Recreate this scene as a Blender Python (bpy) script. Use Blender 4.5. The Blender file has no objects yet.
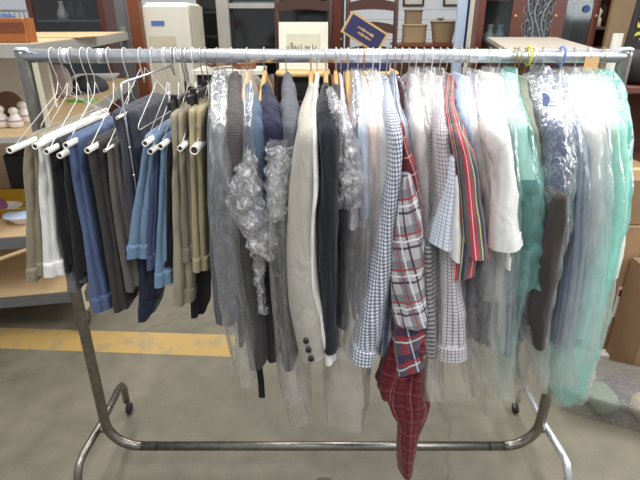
import bpy, math, random
from mathutils import Vector, noise
random.seed(7)
C = bpy.context.scene.collection
PI = math.pi
# ------------------------------------------------------------------ camera model
F, TH = 500.0, math.radians(23.7)
CT, ST = math.cos(TH), math.sin(TH)
CAM = Vector((0.0, -1.543, 1.753))
def P(x, y, Y=None, z=None):
    """world point seen at a position of the photograph on a plane of constant depth Y or height z"""
    u, v = (x-320)/F, (240-y)/F
    d = Vector((u, CT+v*ST, -ST+v*CT))
    t = (Y-CAM.y)/d.y if Y is not None else (z-CAM.z)/d.z
    return CAM+d*t
def col(r, g, b):
    f = lambda c: ((c/255+0.055)/1.055)**2.4 if c > 10 else c/255/12.92
    return (f(r), f(g), f(b), 1)
RZ, RR = 1.659, 0.019          # rail height and radius

# ------------------------------------------------------------------ materials
def newmat(name):
    m = bpy.data.materials.new(name); m.use_nodes = True
    nt = m.node_tree
    return m, nt, nt.nodes['Principled BSDF']
def N(nt, t, **k):
    n = nt.nodes.new(t)
    for a, b in k.items():
        if a in n.inputs.keys(): n.inputs[a].default_value = b
        else: setattr(n, a, b)
    return n
def math_n(nt, op, a, b=None, clamp=False):
    n = nt.nodes.new('ShaderNodeMath'); n.operation = op; n.use_clamp = clamp
    for i, q in enumerate((a, b)):
        if q is None: continue
        if isinstance(q, (int, float)): n.inputs[i].default_value = q
        else: nt.links.new(q, n.inputs[i])
    return n.outputs[0]
def mixc(nt, fac, a, b):
    n = nt.nodes.new('ShaderNodeMix'); n.data_type = 'RGBA'
    for i, q in ((0, fac), (6, a), (7, b)):
        if isinstance(q, (int, float, tuple)): n.inputs[i].default_value = q
        else: nt.links.new(q, n.inputs[i])
    return n.outputs[2]
def plain(name, c, rough=.6, metal=0, var=.12, scale=12, spec=.5, bump=0, stretch=(1, 1, 1)):
    m, nt, b = newmat(name)
    tc = N(nt, 'ShaderNodeTexCoord'); mp = N(nt, 'ShaderNodeMapping'); mp.inputs['Scale'].default_value = stretch
    nt.links.new(tc.outputs['Object'], mp.inputs[0])
    no = N(nt, 'ShaderNodeTexNoise', Scale=scale, Detail=5.0)
    nt.links.new(mp.outputs[0], no.inputs['Vector'])
    dark = tuple(x*(1-var*2) for x in c[:3])+(1,); lite = tuple(min(1, x*(1+var)) for x in c[:3])+(1,)
    nt.links.new(mixc(nt, no.outputs[0], dark, lite), b.inputs['Base Color'])
    b.inputs['Roughness'].default_value = rough; b.inputs['Metallic'].default_value = metal
    b.inputs['Specular IOR Level'].default_value = spec
    if bump:
        bm = N(nt, 'ShaderNodeBump', Strength=bump, Distance=.01)
        nt.links.new(no.outputs[0], bm.inputs['Height']); nt.links.new(bm.outputs[0], b.inputs['Normal'])
    return m
def fabric(name, c, stripes=(), weave=900, rough=.85, var=.13, wear=0, rot=0, sheen=.15):
    """cloth with optional woven stripes: (axis, period, offset, width, colour, strength), axis u runs round, v runs down"""
    m, nt, b = newmat(name)
    uv = N(nt, 'ShaderNodeUVMap'); mp = N(nt, 'ShaderNodeMapping'); mp.inputs['Rotation'].default_value = (0, 0, rot)
    nt.links.new(uv.outputs[0], mp.inputs[0])
    sp = N(nt, 'ShaderNodeSeparateXYZ'); nt.links.new(mp.outputs[0], sp.inputs[0])
    cur = c
    for ax, per, off, wid, sc, st in stripes:
        s = sp.outputs[0 if ax == 'u' else 1]
        fr = math_n(nt, 'FRACT', math_n(nt, 'ADD', math_n(nt, 'DIVIDE', s, per), 50+off))
        lt = math_n(nt, 'LESS_THAN', fr, wid)
        cur = mixc(nt, math_n(nt, 'MULTIPLY', lt, st), cur, sc)
    tc = N(nt, 'ShaderNodeTexCoord')
    no = N(nt, 'ShaderNodeTexNoise', Scale=14.0, Detail=4.0); nt.links.new(tc.outputs['Object'], no.inputs['Vector'])
    fine = N(nt, 'ShaderNodeTexNoise', Scale=float(weave), Detail=1.0); nt.links.new(uv.outputs[0], fine.inputs['Vector'])
    k = math_n(nt, 'ADD', math_n(nt, 'MULTIPLY', no.outputs[0], var*2), math_n(nt, 'MULTIPLY', fine.outputs[0], var*2))
    k = math_n(nt, 'ADD', k, 1-var*2)
    vm = nt.nodes.new('ShaderNodeVectorMath'); vm.operation = 'SCALE'
    if isinstance(cur, tuple): vm.inputs[0].default_value = cur[:3]
    else: nt.links.new(cur, vm.inputs[0])
    nt.links.new(k, vm.inputs[3])
    nt.links.new(vm.outputs[0], b.inputs['Base Color'])
    b.inputs['Roughness'].default_value = rough
    b.inputs['Sheen Weight'].default_value = sheen
    b.inputs['Specular IOR Level'].default_value = .25
    wr = N(nt, 'ShaderNodeTexNoise', Scale=24.0, Detail=4.0, Distortion=.9)
    m2 = N(nt, 'ShaderNodeMapping'); m2.inputs['Scale'].default_value = (1, 1, .35)
    nt.links.new(tc.outputs['Object'], m2.inputs[0]); nt.links.new(m2.outputs[0], wr.inputs['Vector'])
    bm = N(nt, 'ShaderNodeBump', Strength=.7, Distance=.013)
    nt.links.new(wr.outputs[0], bm.inputs['Height']); nt.links.new(bm.outputs[0], b.inputs['Normal'])
    return m
def film(name, tint=(1, 1, 1, 1), body=(.93, .95, .96, 1), base=.022, edge=.42, crink=.22, gl=.28, bd=.005):
    """thin polythene: mostly see-through, milky where it is seen along its surface, crinkled glossy highlights"""
    m, nt, b = newmat(name)
    out = nt.nodes['Material Output']
    tc = N(nt, 'ShaderNodeTexCoord'); mp = N(nt, 'ShaderNodeMapping'); mp.inputs['Scale'].default_value = (1, 1, .45)
    nt.links.new(tc.outputs['Object'], mp.inputs[0])
    n1 = N(nt, 'ShaderNodeTexNoise', Scale=30.0, Detail=5.0, Distortion=1.2); nt.links.new(mp.outputs[0], n1.inputs['Vector'])
    vo = N(nt, 'ShaderNodeTexVoronoi', Scale=26.0, feature='DISTANCE_TO_EDGE'); nt.links.new(n1.outputs[1], vo.inputs['Vector'])
    mp2 = N(nt, 'ShaderNodeVectorMath', operation='ADD')
    sc = N(nt, 'ShaderNodeVectorMath', operation='SCALE'); nt.links.new(n1.outputs[1], sc.inputs[0]); sc.inputs[3].default_value = .06
    nt.links.new(mp.outputs[0], mp2.inputs[0]); nt.links.new(sc.outputs[0], mp2.inputs[1]); nt.links.new(mp2.outputs[0], vo.inputs['Vector'])
    h = math_n(nt, 'ADD', n1.outputs[0], math_n(nt, 'MULTIPLY', vo.outputs[0], .8))
    bm = N(nt, 'ShaderNodeBump', Strength=1.0, Distance=bd); nt.links.new(h, bm.inputs['Height'])
    lw = N(nt, 'ShaderNodeLayerWeight', Blend=.5); nt.links.new(bm.outputs[0], lw.inputs['Normal'])
    face = math_n(nt, 'POWER', lw.outputs['Facing'], 3.0)
    streak = math_n(nt, 'LESS_THAN', vo.outputs[0], .05)
    m3 = N(nt, 'ShaderNodeMapping'); m3.inputs['Scale'].default_value = (1, 1, .08); nt.links.new(tc.outputs['Object'], m3.inputs[0])
    n3 = N(nt, 'ShaderNodeTexNoise', Scale=42.0, Detail=4.0, Distortion=.5); nt.links.new(m3.outputs[0], n3.inputs['Vector'])
    vs = math_n(nt, 'POWER', math_n(nt, 'MULTIPLY', n3.outputs[0], 1.25), 6.0)
    fac = math_n(nt, 'ADD', base, math_n(nt, 'MULTIPLY', face, edge))
    fac = math_n(nt, 'ADD', fac, math_n(nt, 'MULTIPLY', vs, .8*(base+.08)))
    fac = math_n(nt, 'ADD', fac, math_n(nt, 'MULTIPLY', streak, crink*.25), True)
    tr = N(nt, 'ShaderNodeBsdfTransparent'); tr.inputs[0].default_value = tint
    b.inputs['Base Color'].default_value = body; b.inputs['Roughness'].default_value = .3
    nt.links.new(bm.outputs[0], b.inputs['Normal'])
    tl = N(nt, 'ShaderNodeBsdfTranslucent'); tl.inputs[0].default_value = body
    m0 = N(nt, 'ShaderNodeMixShader'); m0.inputs[0].default_value = .25
    nt.links.new(b.outputs[0], m0.inputs[1]); nt.links.new(tl.outputs[0], m0.inputs[2])
    m1 = N(nt, 'ShaderNodeMixShader'); nt.links.new(fac, m1.inputs[0])
    nt.links.new(tr.outputs[0], m1.inputs[1]); nt.links.new(m0.outputs[0], m1.inputs[2])
    g = N(nt, 'ShaderNodeBsdfGlossy'); g.inputs['Roughness'].default_value = .13; nt.links.new(bm.outputs[0], g.inputs['Normal'])
    fr = N(nt, 'ShaderNodeFresnel', IOR=1.35); nt.links.new(bm.outputs[0], fr.inputs['Normal'])
    m2 = N(nt, 'ShaderNodeMixShader'); nt.links.new(math_n(nt, 'ADD', .02, math_n(nt, 'MULTIPLY', fr.outputs[0], gl), True), m2.inputs[0])
    nt.links.new(m1.outputs[0], m2.inputs[1]); nt.links.new(g.outputs[0], m2.inputs[2])
    nt.links.new(m2.outputs[0], out.inputs['Surface'])
    return m
M = {}
M['chrome'] = plain('chrome_tube', col(222, 226, 232), .30, .85, .02, 30)
M['steel'] = plain('worn_steel', col(150, 146, 138), .34, 1, .25, 40, bump=.1)
M['wire'] = plain('hanger_wire', col(205, 200, 190), .3, .9, .1)
M['gold_wire'] = plain('gold_wire', col(170, 140, 70), .35, .9, .1)
M['whitewire'] = plain('white_wire', col(230, 230, 226), .4, .1, .05)
M['tube'] = plain('cardboard_tube', col(236, 234, 226), .7, 0, .04)
M['hole'] = plain('tube_hole', col(70, 55, 40), .9)
M['blackplastic'] = plain('black_plastic', col(28, 29, 33), .3, 0, .1)
M['hwood'] = plain('hanger_wood', col(214, 170, 104), .42, 0, .12, 9, stretch=(6, 1, 6))
M['rubber'] = plain('rubber', col(45, 43, 42), .7)
M['film'] = film('clear_film')
M['film_w'] = film('milky_film', body=(.95, .97, .98, 1), base=.12, edge=.42)
M['film_c'] = film('crumpled_film', body=(.97, .98, 1, 1), base=.25, edge=.7, crink=1.2, gl=.9, bd=.010)
M['film_l'] = film('long_bag_film', body=(.95, .97, .98, 1), base=.09, edge=.5, crink=.3, gl=.5, bd=.006)
M['film_s'] = film('rumpled_film', base=.07, edge=.5, crink=.5, gl=.7, bd=.009)
M['film_t'] = film('aqua_film', tint=(.86, 1, .98, 1), body=(.38, 1, .92, 1), base=.17, edge=.55)
M['film_m'] = film('mint_film', tint=(.94, 1, .98, 1), body=(.72, 1, .94, 1), base=.12, edge=.36)
def desat(c, k=.16):
    g = .3*c[0]+.6*c[1]+.1*c[2]
    return tuple(x*(1-k)+g*k for x in c[:3])+(1,)
def fab(n, rgb, st=(), **k): M[n] = fabric('cloth_'+n, desat(col(*rgb)), [(a_, p_, o_, w_, desat(c_, .1), q_) for a_, p_, o_, w_, c_, q_ in st], **k)
W_ = col(235, 235, 235)
fab('khaki', (138, 128, 104)); fab('white', (225, 225, 220)); fab('offwhite', (214, 212, 205)); fab('black', (20, 21, 26)); fab('black2', (30, 29, 32))
fab('midgrey', (112, 110, 108)); fab('blue', (78, 98, 138), var=.18); fab('brownblack', (58, 54, 54)); fab('greybrown', (94, 88, 84))
fab('charcoal', (60, 60, 72)); fab('lightdenim', (104, 136, 168), var=.2, weave=600); fab('middenim', (66, 82, 120), var=.2); fab('darkdenim', (26, 36, 58), var=.25)
fab('olive', (152, 143, 118)); fab('taupe', (128, 118, 100)); fab('tan', (172, 158, 118)); fab('slate', (84, 88, 96))
fab('tweed', (78, 72, 73), [('u', .007, 0, .4, col(108, 100, 98), .6), ('v', .007, 0, .4, col(46, 43, 46), .6)])
fab('steelblue', (76, 94, 116)); fab('navy', (30, 33, 62)); fab('greywool', (92, 96, 104)); fab('darkgrey', (62, 60, 64), [('u', .02, 0, .12, col(96, 94, 98), .5)])
fab('beige', (176, 170, 158), var=.05); fab('midnight', (24, 28, 38)); fab('browngrey', (70, 66, 68)); fab('lilac', (186, 170, 190), [('u', .012, 0, .5, W_, .6)])
fab('lightblue', (172, 196, 226)); fab('peach', (228, 198, 184)); fab('maroon', (92, 36, 50))
fab('paleblue', (196, 206, 218), [('u', .014, 0, .3, W_, .7)])
g1 = col(40, 62, 110)
fab('gingham', (232, 236, 240), [('u', .011, 0, .5, g1, .62), ('v', .011, 0, .5, g1, .62)], rot=.15)
fab('navystripe', (196, 206, 222), [('u', .014, 0, .5, col(62, 78, 112), .8), ('v', .05, 0, .2, col(90, 104, 130), .4)])
rd, dk = col(172, 40, 48), col(44, 46, 66)
fab('plaid', (186, 182, 184), [('u', .075, 0, .32, col(104, 104, 116), .7), ('v', .10, .1, .30, col(108, 108, 118), .7), ('u', .075, .38, .08, dk, .9), ('v', .10, .5, .07, dk, .9),
    ('u', .075, .62, .05, W_, .9), ('v', .10, .68, .05, W_, .9), ('v', .10, .86, .05, rd, .9), ('u', .075, .84, .05, rd, .8)], rot=.22)
fab('plaidblue', (92, 84, 100), [('u', .06, 0, .35, rd, .7), ('v', .07, .1, .35, col(40, 48, 84), .75), ('u', .06, .5, .07, W_, .7), ('v', .07, .6, .07, W_, .7), ('v', .07, .8, .1, rd, .8)], rot=.2)
fab('redplaid', (150, 44, 48), [('u', .05, 0, .35, col(92, 34, 46), .7), ('v', .05, 0, .35, col(72, 50, 62), .6), ('u', .05, .6, .08, col(225, 170, 160), .7), ('v', .05, .6, .08, col(225, 170, 160), .7)], rot=.2)
fab('flannel', (120, 20, 34), [('u', .028, 0, .4, col(84, 14, 28), .7), ('v', .028, 0, .4, col(84, 14, 28), .7), ('u', .056, .6, .045, col(190, 120, 125), .55), ('v', .056, .6, .03, col(190, 120, 125), .45)])
fab('tancheck', (176, 170, 160), [('u', .009, 0, .4, col(110, 104, 104), .6), ('v', .009, 0, .4, col(110, 104, 104), .6)])
fab('greystripe', (150, 148, 148), [('v', .014, 0, .4, col(62, 58, 62), .85), ('u', .03, 0, .2, col(96, 92, 96), .6)])
fab('greycheck', (206, 200, 204), [('u', .011, 0, .22, col(104, 98, 110), .75), ('v', .011, 0, .22, col(104, 98, 110), .75)])
fab('palegingham', (226, 232, 240), [('u', .011, 0, .25, col(130, 150, 186), .7), ('v', .011, 0, .25, col(130, 150, 186), .7)])
fab('redstripe', (108, 102, 106), [('u', .044, 0, .36, col(200, 62, 78), 1), ('u', .044, -.16, .05, col(240, 205, 205), 1), ('u', .044, .50, .05, col(222, 214, 120), .9), ('u', .044, .42, .14, col(52, 58, 88), .9)])
fab('lavender', (150, 148, 172), [('u', .02, 0, .3, col(96, 94, 116), .7)]); fab('darkmauve', (76, 72, 84)); fab('bluestripe', (150, 164, 190), [('u', .018, 0, .4, col(70, 84, 120), .8)])
fab('bluepattern', (66, 84, 128), [('u', .012, 0, .3, col(100, 120, 160), .5), ('v', .014, 0, .3, col(46, 58, 96), .5)], rot=.7, var=.25)
fab('darkbrown', (64, 56, 54)); fab('palegreen', (196, 216, 196)); fab('sage', (128, 136, 118))
# ------------------------------------------------------------------ mesh building
class MB:
    def __init__(s): s.v, s.f, s.uv = [], [], []
    def ring_loft(s, rings, cap0=True, cap1=True, closed=True, uvs=None):
        b = len(s.v); n = len(rings[0]); vl = 0.0
        for r in rings: s.v += [Vector(p) for p in r]
        acc = [0.0]
        for i in range(n): acc.append(acc[-1]+(Vector(rings[len(rings)//2][(i+1) % n])-Vector(rings[len(rings)//2][i])).length)
        for k in range(len(rings)-1):
            dv = (Vector(rings[k+1][0])-Vector(rings[k][0])).length
            for i in range(n if closed else n-1):
                j = (i+1) % n
                s.f.append((b+k*n+i, b+k*n+j, b+(k+1)*n+j, b+(k+1)*n+i))
                s.uv.append(((acc[i], vl), (acc[i+1], vl), (acc[i+1], vl+dv), (acc[i], vl+dv)))
            vl += dv
        if cap0: s.f.append(tuple(b+i for i in reversed(range(n)))); s.uv.append(tuple((rings[0][i][0], rings[0][i][1]) for i in reversed(range(n))))
        if cap1: s.f.append(tuple(b+(len(rings)-1)*n+i for i in range(n))); s.uv.append(tuple((rings[-1][i][0], rings[-1][i][1]) for i in range(n)))
    def box(s, lo, hi, rz=0, org=(0, 0, 0), bev=0):
        x0, y0, z0 = lo; x1, y1, z1 = hi
        if bev:
            w = bev
            rr = []
            for z, e in ((z0, w), (z0+w, 0), (z1-w, 0), (z1, w)):
                rr.append([(x0+e+w, y0+e, z), (x1-e-w, y0+e, z), (x1-e, y0+e+w, z), (x1-e, y1-e-w, z), (x1-e-w, y1-e, z), (x0+e+w, y1-e, z), (x0+e, y1-e-w, z), (x0+e, y0+e+w, z)])
            rings = rr
        else:
            rings = [[(x0, y0, z), (x1, y0, z), (x1, y1, z), (x0, y1, z)] for z in (z0, z1)]
        c, q = math.cos(rz), math.sin(rz); o = Vector(org)
        s.ring_loft([[Vector((p[0]*c-p[1]*q, p[0]*q+p[1]*c, p[2]))+o for p in r] for r in rings])
        return s
    def tube(s, pts, r, n=8, caps=True):
        pts = [Vector(p) for p in pts]; rings = []; prev = None
        for i, p in enumerate(pts):
            t = (pts[min(i+1, len(pts)-1)]-pts[max(i-1, 0)]).normalized()
            if prev is None:
                a = Vector((0, 0, 1)) if abs(t.z) < .9 else Vector((1, 0, 0))
                u = t.cross(a).normalized()
            else:
                u = (prev-t*prev.dot(t)).normalized()
            prev = u; w = t.cross(u)
            rr = r[i] if isinstance(r, (list, tuple)) else r
            rings.append([p+u*rr*math.cos(2*PI*k/n)+w*rr*math.sin(2*PI*k/n) for k in range(n)])
        s.ring_loft(rings, caps, caps); return s
    def lathe(s, c, prof, n=20, axis='z'):
        c = Vector(c); rings = []
        for r, h in prof:
            q = []
            for k in range(n):
                a = 2*PI*k/n
                v = (r*math.cos(a), r*math.sin(a), h)
                if axis == 'x': v = (v[2], v[0], v[1])
                if axis == 'y': v = (v[0], v[2], v[1])
                q.append(c+Vector(v))
            rings.append(q)
        s.ring_loft(rings); return s
    def prism(s, poly, d, org=(0, 0, 0), ux=(1, 0, 0), uy=(0, 0, 1)):
        """outline in the plane ux,uy, given the thickness vector d"""
        ux, uy, d, o = Vector(ux), Vector(uy), Vector(d), Vector(org)
        r0 = [o+ux*p[0]+uy*p[1] for p in poly]
        s.ring_loft([r0, [p+d for p in r0]]); return s
def setp(o, label=None, cat=None, group=None, kind=None):
    if label: o['label'] = label
    if cat: o['category'] = cat
    if group: o['group'] = group
    if kind: o['kind'] = kind
    return o
def obj(name, mb, mat, parent=None, smooth=False, **k):
    off = Vector((0, 0, 0))
    q = parent
    while q is not None: off += q.location; q = q.parent
    me = bpy.data.meshes.new(name)
    me.from_pydata([tuple(v-off) for v in mb.v], [], mb.f)
    uvl = me.uv_layers.new(name='UVMap')
    i = 0
    for uvf in mb.uv:
        for c in uvf: uvl.data[i].uv = c; i += 1
    if smooth: me.polygons.foreach_set('use_smooth', [True]*len(me.polygons))
    me.materials.append(mat if not isinstance(mat, str) else M[mat]); me.update()
    o = bpy.data.objects.new(name, me); C.objects.link(o)
    if parent: o.parent = parent
    return setp(o, **k)
def thing(name, label, cat, loc, group=None):
    o = bpy.data.objects.new(name, None); C.objects.link(o); o.location = loc; o.empty_display_size = .05
    return setp(o, label, cat, group)
def copy_tree(o, parent=None):
    c = o.copy(); C.objects.link(c); c.parent = parent
    for ch in list(o.children): copy_tree(ch, c)
    return c
def lerp(a, b, t): return a+(b-a)*t
def interp_rows(rows, n, lin=False):
    """smooth interpolation of (y, xl, xr) rows"""
    out = []
    rows = [tuple(r)+(0,)*(4-len(r)) for r in rows]
    y0, y1 = rows[0][0], rows[-1][0]
    for k in range(n):
        y = lerp(y0, y1, k/(n-1))
        i = 0
        while i < len(rows)-2 and y > rows[i+1][0]: i += 1
        a, b = rows[i], rows[i+1]; t = (y-a[0])/(b[0]-a[0])
        pa, pb = rows[max(i-1, 0)], rows[min(i+2, len(rows)-1)]
        vals = []
        for j in (1, 2, 3):
            ma = (b[j]-pa[j])/max(b[0]-pa[0], 1)*(b[0]-a[0]); mb_ = (pb[j]-a[j])/max(pb[0]-a[0], 1)*(b[0]-a[0])
            h = t*t*t-2*t*t+t; g = t*t*t-t*t
            if lin: vals.append(lerp(a[j], b[j], t)); continue
            vals.append((2*t**3-3*t*t+1)*a[j]+h*ma+(-2*t**3+3*t*t)*b[j]+g*mb_)
        out.append((y, *vals))
    return out
def nz(x, y, z, s): return noise.noise(Vector((x+s*17.3, y-s*9.1, z+s*3.7)))
def sring(cx, cy, hx, hy, z, n, pw=2.6):
    r = []
    for k in range(n):
        a = 2*PI*k/n; c, s = math.cos(a), math.sin(a)
        r.append(Vector((cx+hx*math.copysign(abs(c)**(2/pw), c), cy+hy*math.copysign(abs(s)**(2/pw), s), z)))
    return r
def crumple(rings, seed, amp, fx=28, fz=4, amp2=0, f2=60, top=0):
    for k, r in enumerate(rings):
        c = sum(r, Vector())/len(r)
        e = min(1, k/6) if top == 0 else 1
        for i, p in enumerate(r):
            d = p-c; d.z = 0; d.normalize()
            a = amp*(nz(p.x*fx, p.y*fx, p.z*fz, seed)*1.6+.9-2.6*abs(nz(p.x*fx*.8, p.y*fx*.8, p.z*fz*1.3, seed+11)))
            if amp2:
                a += amp2*(abs(nz(p.x*f2, p.y*f2, p.z*f2*.6, seed+5))*3-1)
            p += d*a*e+Vector((0, 0, amp2*nz(p.x*40, p.y*40, p.z*40, seed+2)*e))
    return rings
SEED = [0]
def slab(rows, Y, dY, nrow=30, n=40, amp=.005, amp2=0, capbot=True, pw=2.6, round_top=True, hem=True, dY2=None, shoulder=False, lin=False, fx=40):
    """hanging cloth piece whose near edge follows the rows, reaching back dY; shoulder: the edge slopes up to the hanger neck"""
    SEED[0] += 1; s = SEED[0]
    rr = interp_rows(rows, nrow, lin); rings = []
    for i, (y, xl, xr, dy) in enumerate(rr):
        Yf = Y; d2 = dY if dY2 is None else lerp(dY, dY2, (i/(nrow-1))**1.5)
        if shoulder:
            for _k in range(4):
                d = RZ-P((xl+xr)/2, y, Yf).z
                Yf = max(Y, -hprof(max(d, .05))*(-Y/.205)) if d < .19 else Y
        a, b = P(xl, y, Yf), P(xr, y, Yf); c = (a+b)/2
        d2 = min(d2, max(.03, -2*Yf)) if shoulder else d2
        rg = sring(c.x, Yf+d2/2, max((b.x-a.x)/2, .003), d2/2, c.z, n, pw)
        if dy:
            sl = (P(xr, y+dy, Yf).z-P(xr, y, Yf).z)/max(b.x-a.x, .01)
            for p in rg: p.z += sl*(p.x-c.x)
        rings.append(rg)
    def scaled(r, kx, ky, dz):
        c = sum(r, Vector())/len(r)
        return [Vector((c.x+(p.x-c.x)*kx, c.y+(p.y-c.y)*ky, p.z+dz)) for p in r]
    if round_top:
        t = rings[0]; rings = [scaled(t, .3, .85, .010), scaled(t, .75, .96, .006)]+rings
    crumple(rings, s, amp, fx=fx, amp2=amp2)
    m = MB()
    l = rings[-1]
    if hem and capbot:
        for p in l: p.z += .004*nz(p.x*30, p.y*30, 0, s)
        m.ring_loft(rings, True, False)
        m.ring_loft([[Vector(p) for p in l], scaled(l, .86, .95, .001)], False, False)
        m.ring_loft([scaled(l, .86, .95, .001), scaled(l, .8, .93, .035)], False, True)
    else: m.ring_loft(rings, True, capbot)
    return m
def hprof(d, hw=.215):
    """half width of a garment at distance d below the rail"""
    pts = [(.045, .018), (.065, .055), (.085, .10), (.12, .165), (.15, .20), (.19, .212), (.3, hw), (1.6, hw+.01)]
    if d <= pts[0][0]: return pts[0][1]
    for (a, ha), (b, hb) in zip(pts, pts[1:]):
        if d <= b: return lerp(ha, hb, (d-a)/(b-a))
    return pts[-1][1]
def body(X0, zb, w=.03, hw=.205, amp=.006, n=36, Xb=None):
    SEED[0] += 1; s = SEED[0]; rings = []
    ds = [.066, .072, .085, .10, .12, .14, .16, .19]+[lerp(.22, RZ-zb, k/16) for k in range(17)]
    for d in ds:
        ww = w*min(1, .35+(d-.06)*5)
        x = lerp(X0, Xb if Xb is not None else X0, max(0, (d-.2))/(RZ-zb-.2))
        rings.append(sring(x, 0, ww/2, hprof(d, hw), RZ-d, n, 2.4))
    crumple(rings, s, amp, fx=18)
    l = rings[-1]; c = sum(l, Vector())/len(l)
    rings.append([Vector((c.x+(p.x-c.x)*.7, p.y*.96, p.z+.03)) for p in l])
    m = MB(); m.ring_loft(rings); return m
def collar(X0, w=.034):
    rings = []
    for dz, k in ((-.066, .9), (-.060, .85), (-.064, .7), (-.085, .65)):
        rings.append(sring(X0, -.002, w*.36*k, .05*k, RZ+dz, 20, 2.2))
    outer = sring(X0, -.002, w*.5, .066, RZ-.084, 20, 2.2)
    m = MB(); m.ring_loft([outer]+rings, False, False); return m
def bagmesh(rows, hw=.235, back=None, n=44, nrow=44, amp=.007, amp2=.0035, ragged=.03):
    """open-bottomed film bag: near edge follows the rows, gathered towards the hanger neck"""
    SEED[0] += 1; s = SEED[0]; rows = list(rows); n2 = 2 if len(rows) > 4 else 1
    rows[-n2:] = [(q[0]+4, q[1]-4, q[2]+4) for q in rows[-n2:]]
    rr = interp_rows(rows, nrow); rings = []
    for q_, (y, xl, xr, _) in enumerate(rr):
        Y = -.1
        for _k in range(4):
            z = P((xl+xr)/2, y, Y).z; Y = -hprof(max(RZ-z, .045), hw)*1.36-.014
        a, b = P(xl, y, Y), P(xr, y, Y)
        hb = back if back is not None else -Y
        if len(rows) > 4: hb = lerp(min(hb, -Y), Y+.13, (q_/(nrow-1))**3)
        rings.append(sring((a.x+b.x)/2, (Y+min(hb, -Y))/2, max((b.x-a.x)/2, .006), (min(hb, -Y)-Y)/2, (a.z+b.z)/2, n, 3))
    crumple(rings, s, amp, fx=30, fz=3, amp2=amp2, f2=34)
    for i, p in enumerate(rings[-1]): p.z += ragged*nz(p.x*30, p.y*9, 0, s)
    m = MB(); m.ring_loft(rings, False, False); return m

# ------------------------------------------------------------------ hangers
def hook_pts(X, lean=0):
    pts = []
    R = RR+.0035
    for k in range(15):
        a = math.radians(-60+k*17.5)     # round the rail in the y-z plane
        pts.append(Vector((X, R*math.cos(a), RZ+R*math.sin(a))))
    pts += [Vector((X, -.012, RZ-.034)), Vector((X+lean, 0, RZ-.052)), Vector((X+lean, 0, RZ-.075))]
    return pts
HGROUP = {}
def wire_hanger(X, label, mat='wire', r=.0014, lean=0, group=None):
    t = thing('wire_hanger', label, 'hanger', (X, 0, RZ), group)
    obj('hook', MB().tube(hook_pts(X, lean), r, 6), mat, t, True)
    m = MB(); x = X+lean
    m.tube([(x, 0, RZ-.072), (x, -.03, RZ-.090), (x, -.19, RZ-.160), (x, -.20, RZ-.170), (x, -.19, RZ-.176), (x, 0, RZ-.176), (x, .19, RZ-.176), (x, .20, RZ-.170), (x, .19, RZ-.160), (x, .03, RZ-.090), (x, 0, RZ-.072)], r, 6)
    obj('shoulder_wire', m, mat, t, True)
    return t
def tube_hanger(X, z, label, Yn=-.215, mat='whitewire', r=.0082):
    """trouser hanger: wire triangle with a paper tube along its foot"""
    t = thing('trouser_hanger', label, 'hanger', (X, 0, RZ))
    obj('hook', MB().tube(hook_pts(X), .0014, 6), mat, t, True)
    m = MB()
    m.tube([(X, 0, RZ-.072), (X, -.02, z+.10), (X, Yn+.02, z+.004), (X, Yn+.05, z)], .0012, 6)
    m.tube([(X, 0, RZ-.072), (X, .02, z+.10), (X, -Yn-.02, z+.004), (X, -Yn-.05, z)], .0012, 6)
    obj('triangle_wire', m, mat, t, True)
    mt = MB(); mt.lathe((X, 0, z), [(r*.72, Yn+.006), (r*.72, Yn), (r, Yn), (r, -Yn), (r*.7, -Yn)], 14, 'y')
    tb = obj('paper_tube', mt, 'tube', t, True)
    obj('tube_hole', MB().lathe((X, 0, z), [(r*.7, Yn+.0035), (r*.7, Yn+.0045)], 12, 'y'), 'hole', tb)
    return t
def wood_hanger(X, label, drop=.085, w=.012, reach=.215):
    t = thing('wooden_hanger', label, 'hanger', (X, 0, RZ))
    obj('hook', MB().tube(hook_pts(X), .0021, 6), 'wire', t, True)
    rings = []
    for k in range(21):
        s = -1+2*k/20; y = s*reach
        z = RZ-.062-drop*abs(s)**1.15
        h = lerp(.024, .011, abs(s))
        rings.append([Vector((X+w*.55*c, y, z+h*q)) for c, q in ((-1, .6), (-.6, 1), (.6, 1), (1, .6), (1, -.6), (.6, -1), (-.6, -1), (-1, -.6))])
    m = MB(); m.ring_loft(rings)
    obj('shoulder_bar', m, 'hwood', t, True)
    return t
def clip_hanger(X, z, label, Yc=(-.13, .06)):
    t = thing('clip_hanger', label, 'hanger', (X, 0, RZ))
    obj('hook', MB().tube(hook_pts(X), .0018, 6), 'wire', t, True)
    m = MB().box((X-.006, -.19, z-.012), (X+.006, .19, z+.012), bev=.003); m.tube([(X, 0, RZ-.07), (X, 0, z)], .003, 6)
    obj('bar', m, 'blackplastic', t)
    for y in Yc:
        c = obj('clip', MB().prism([(-.008, .022), (.008, .022), (.011, -.005), (.007, -.05), (-.007, -.05), (-.011, -.005)], (0, .016, 0), (X, y-.008, z)), 'blackplastic', t)
        obj('spring', MB().lathe((X, y, z+.012), [(.005, -.0125), (.005, .0125)], 10, 'x'), 'wire', c)
    return t
def hookx(px): return P(px, 52, 0).x

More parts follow.
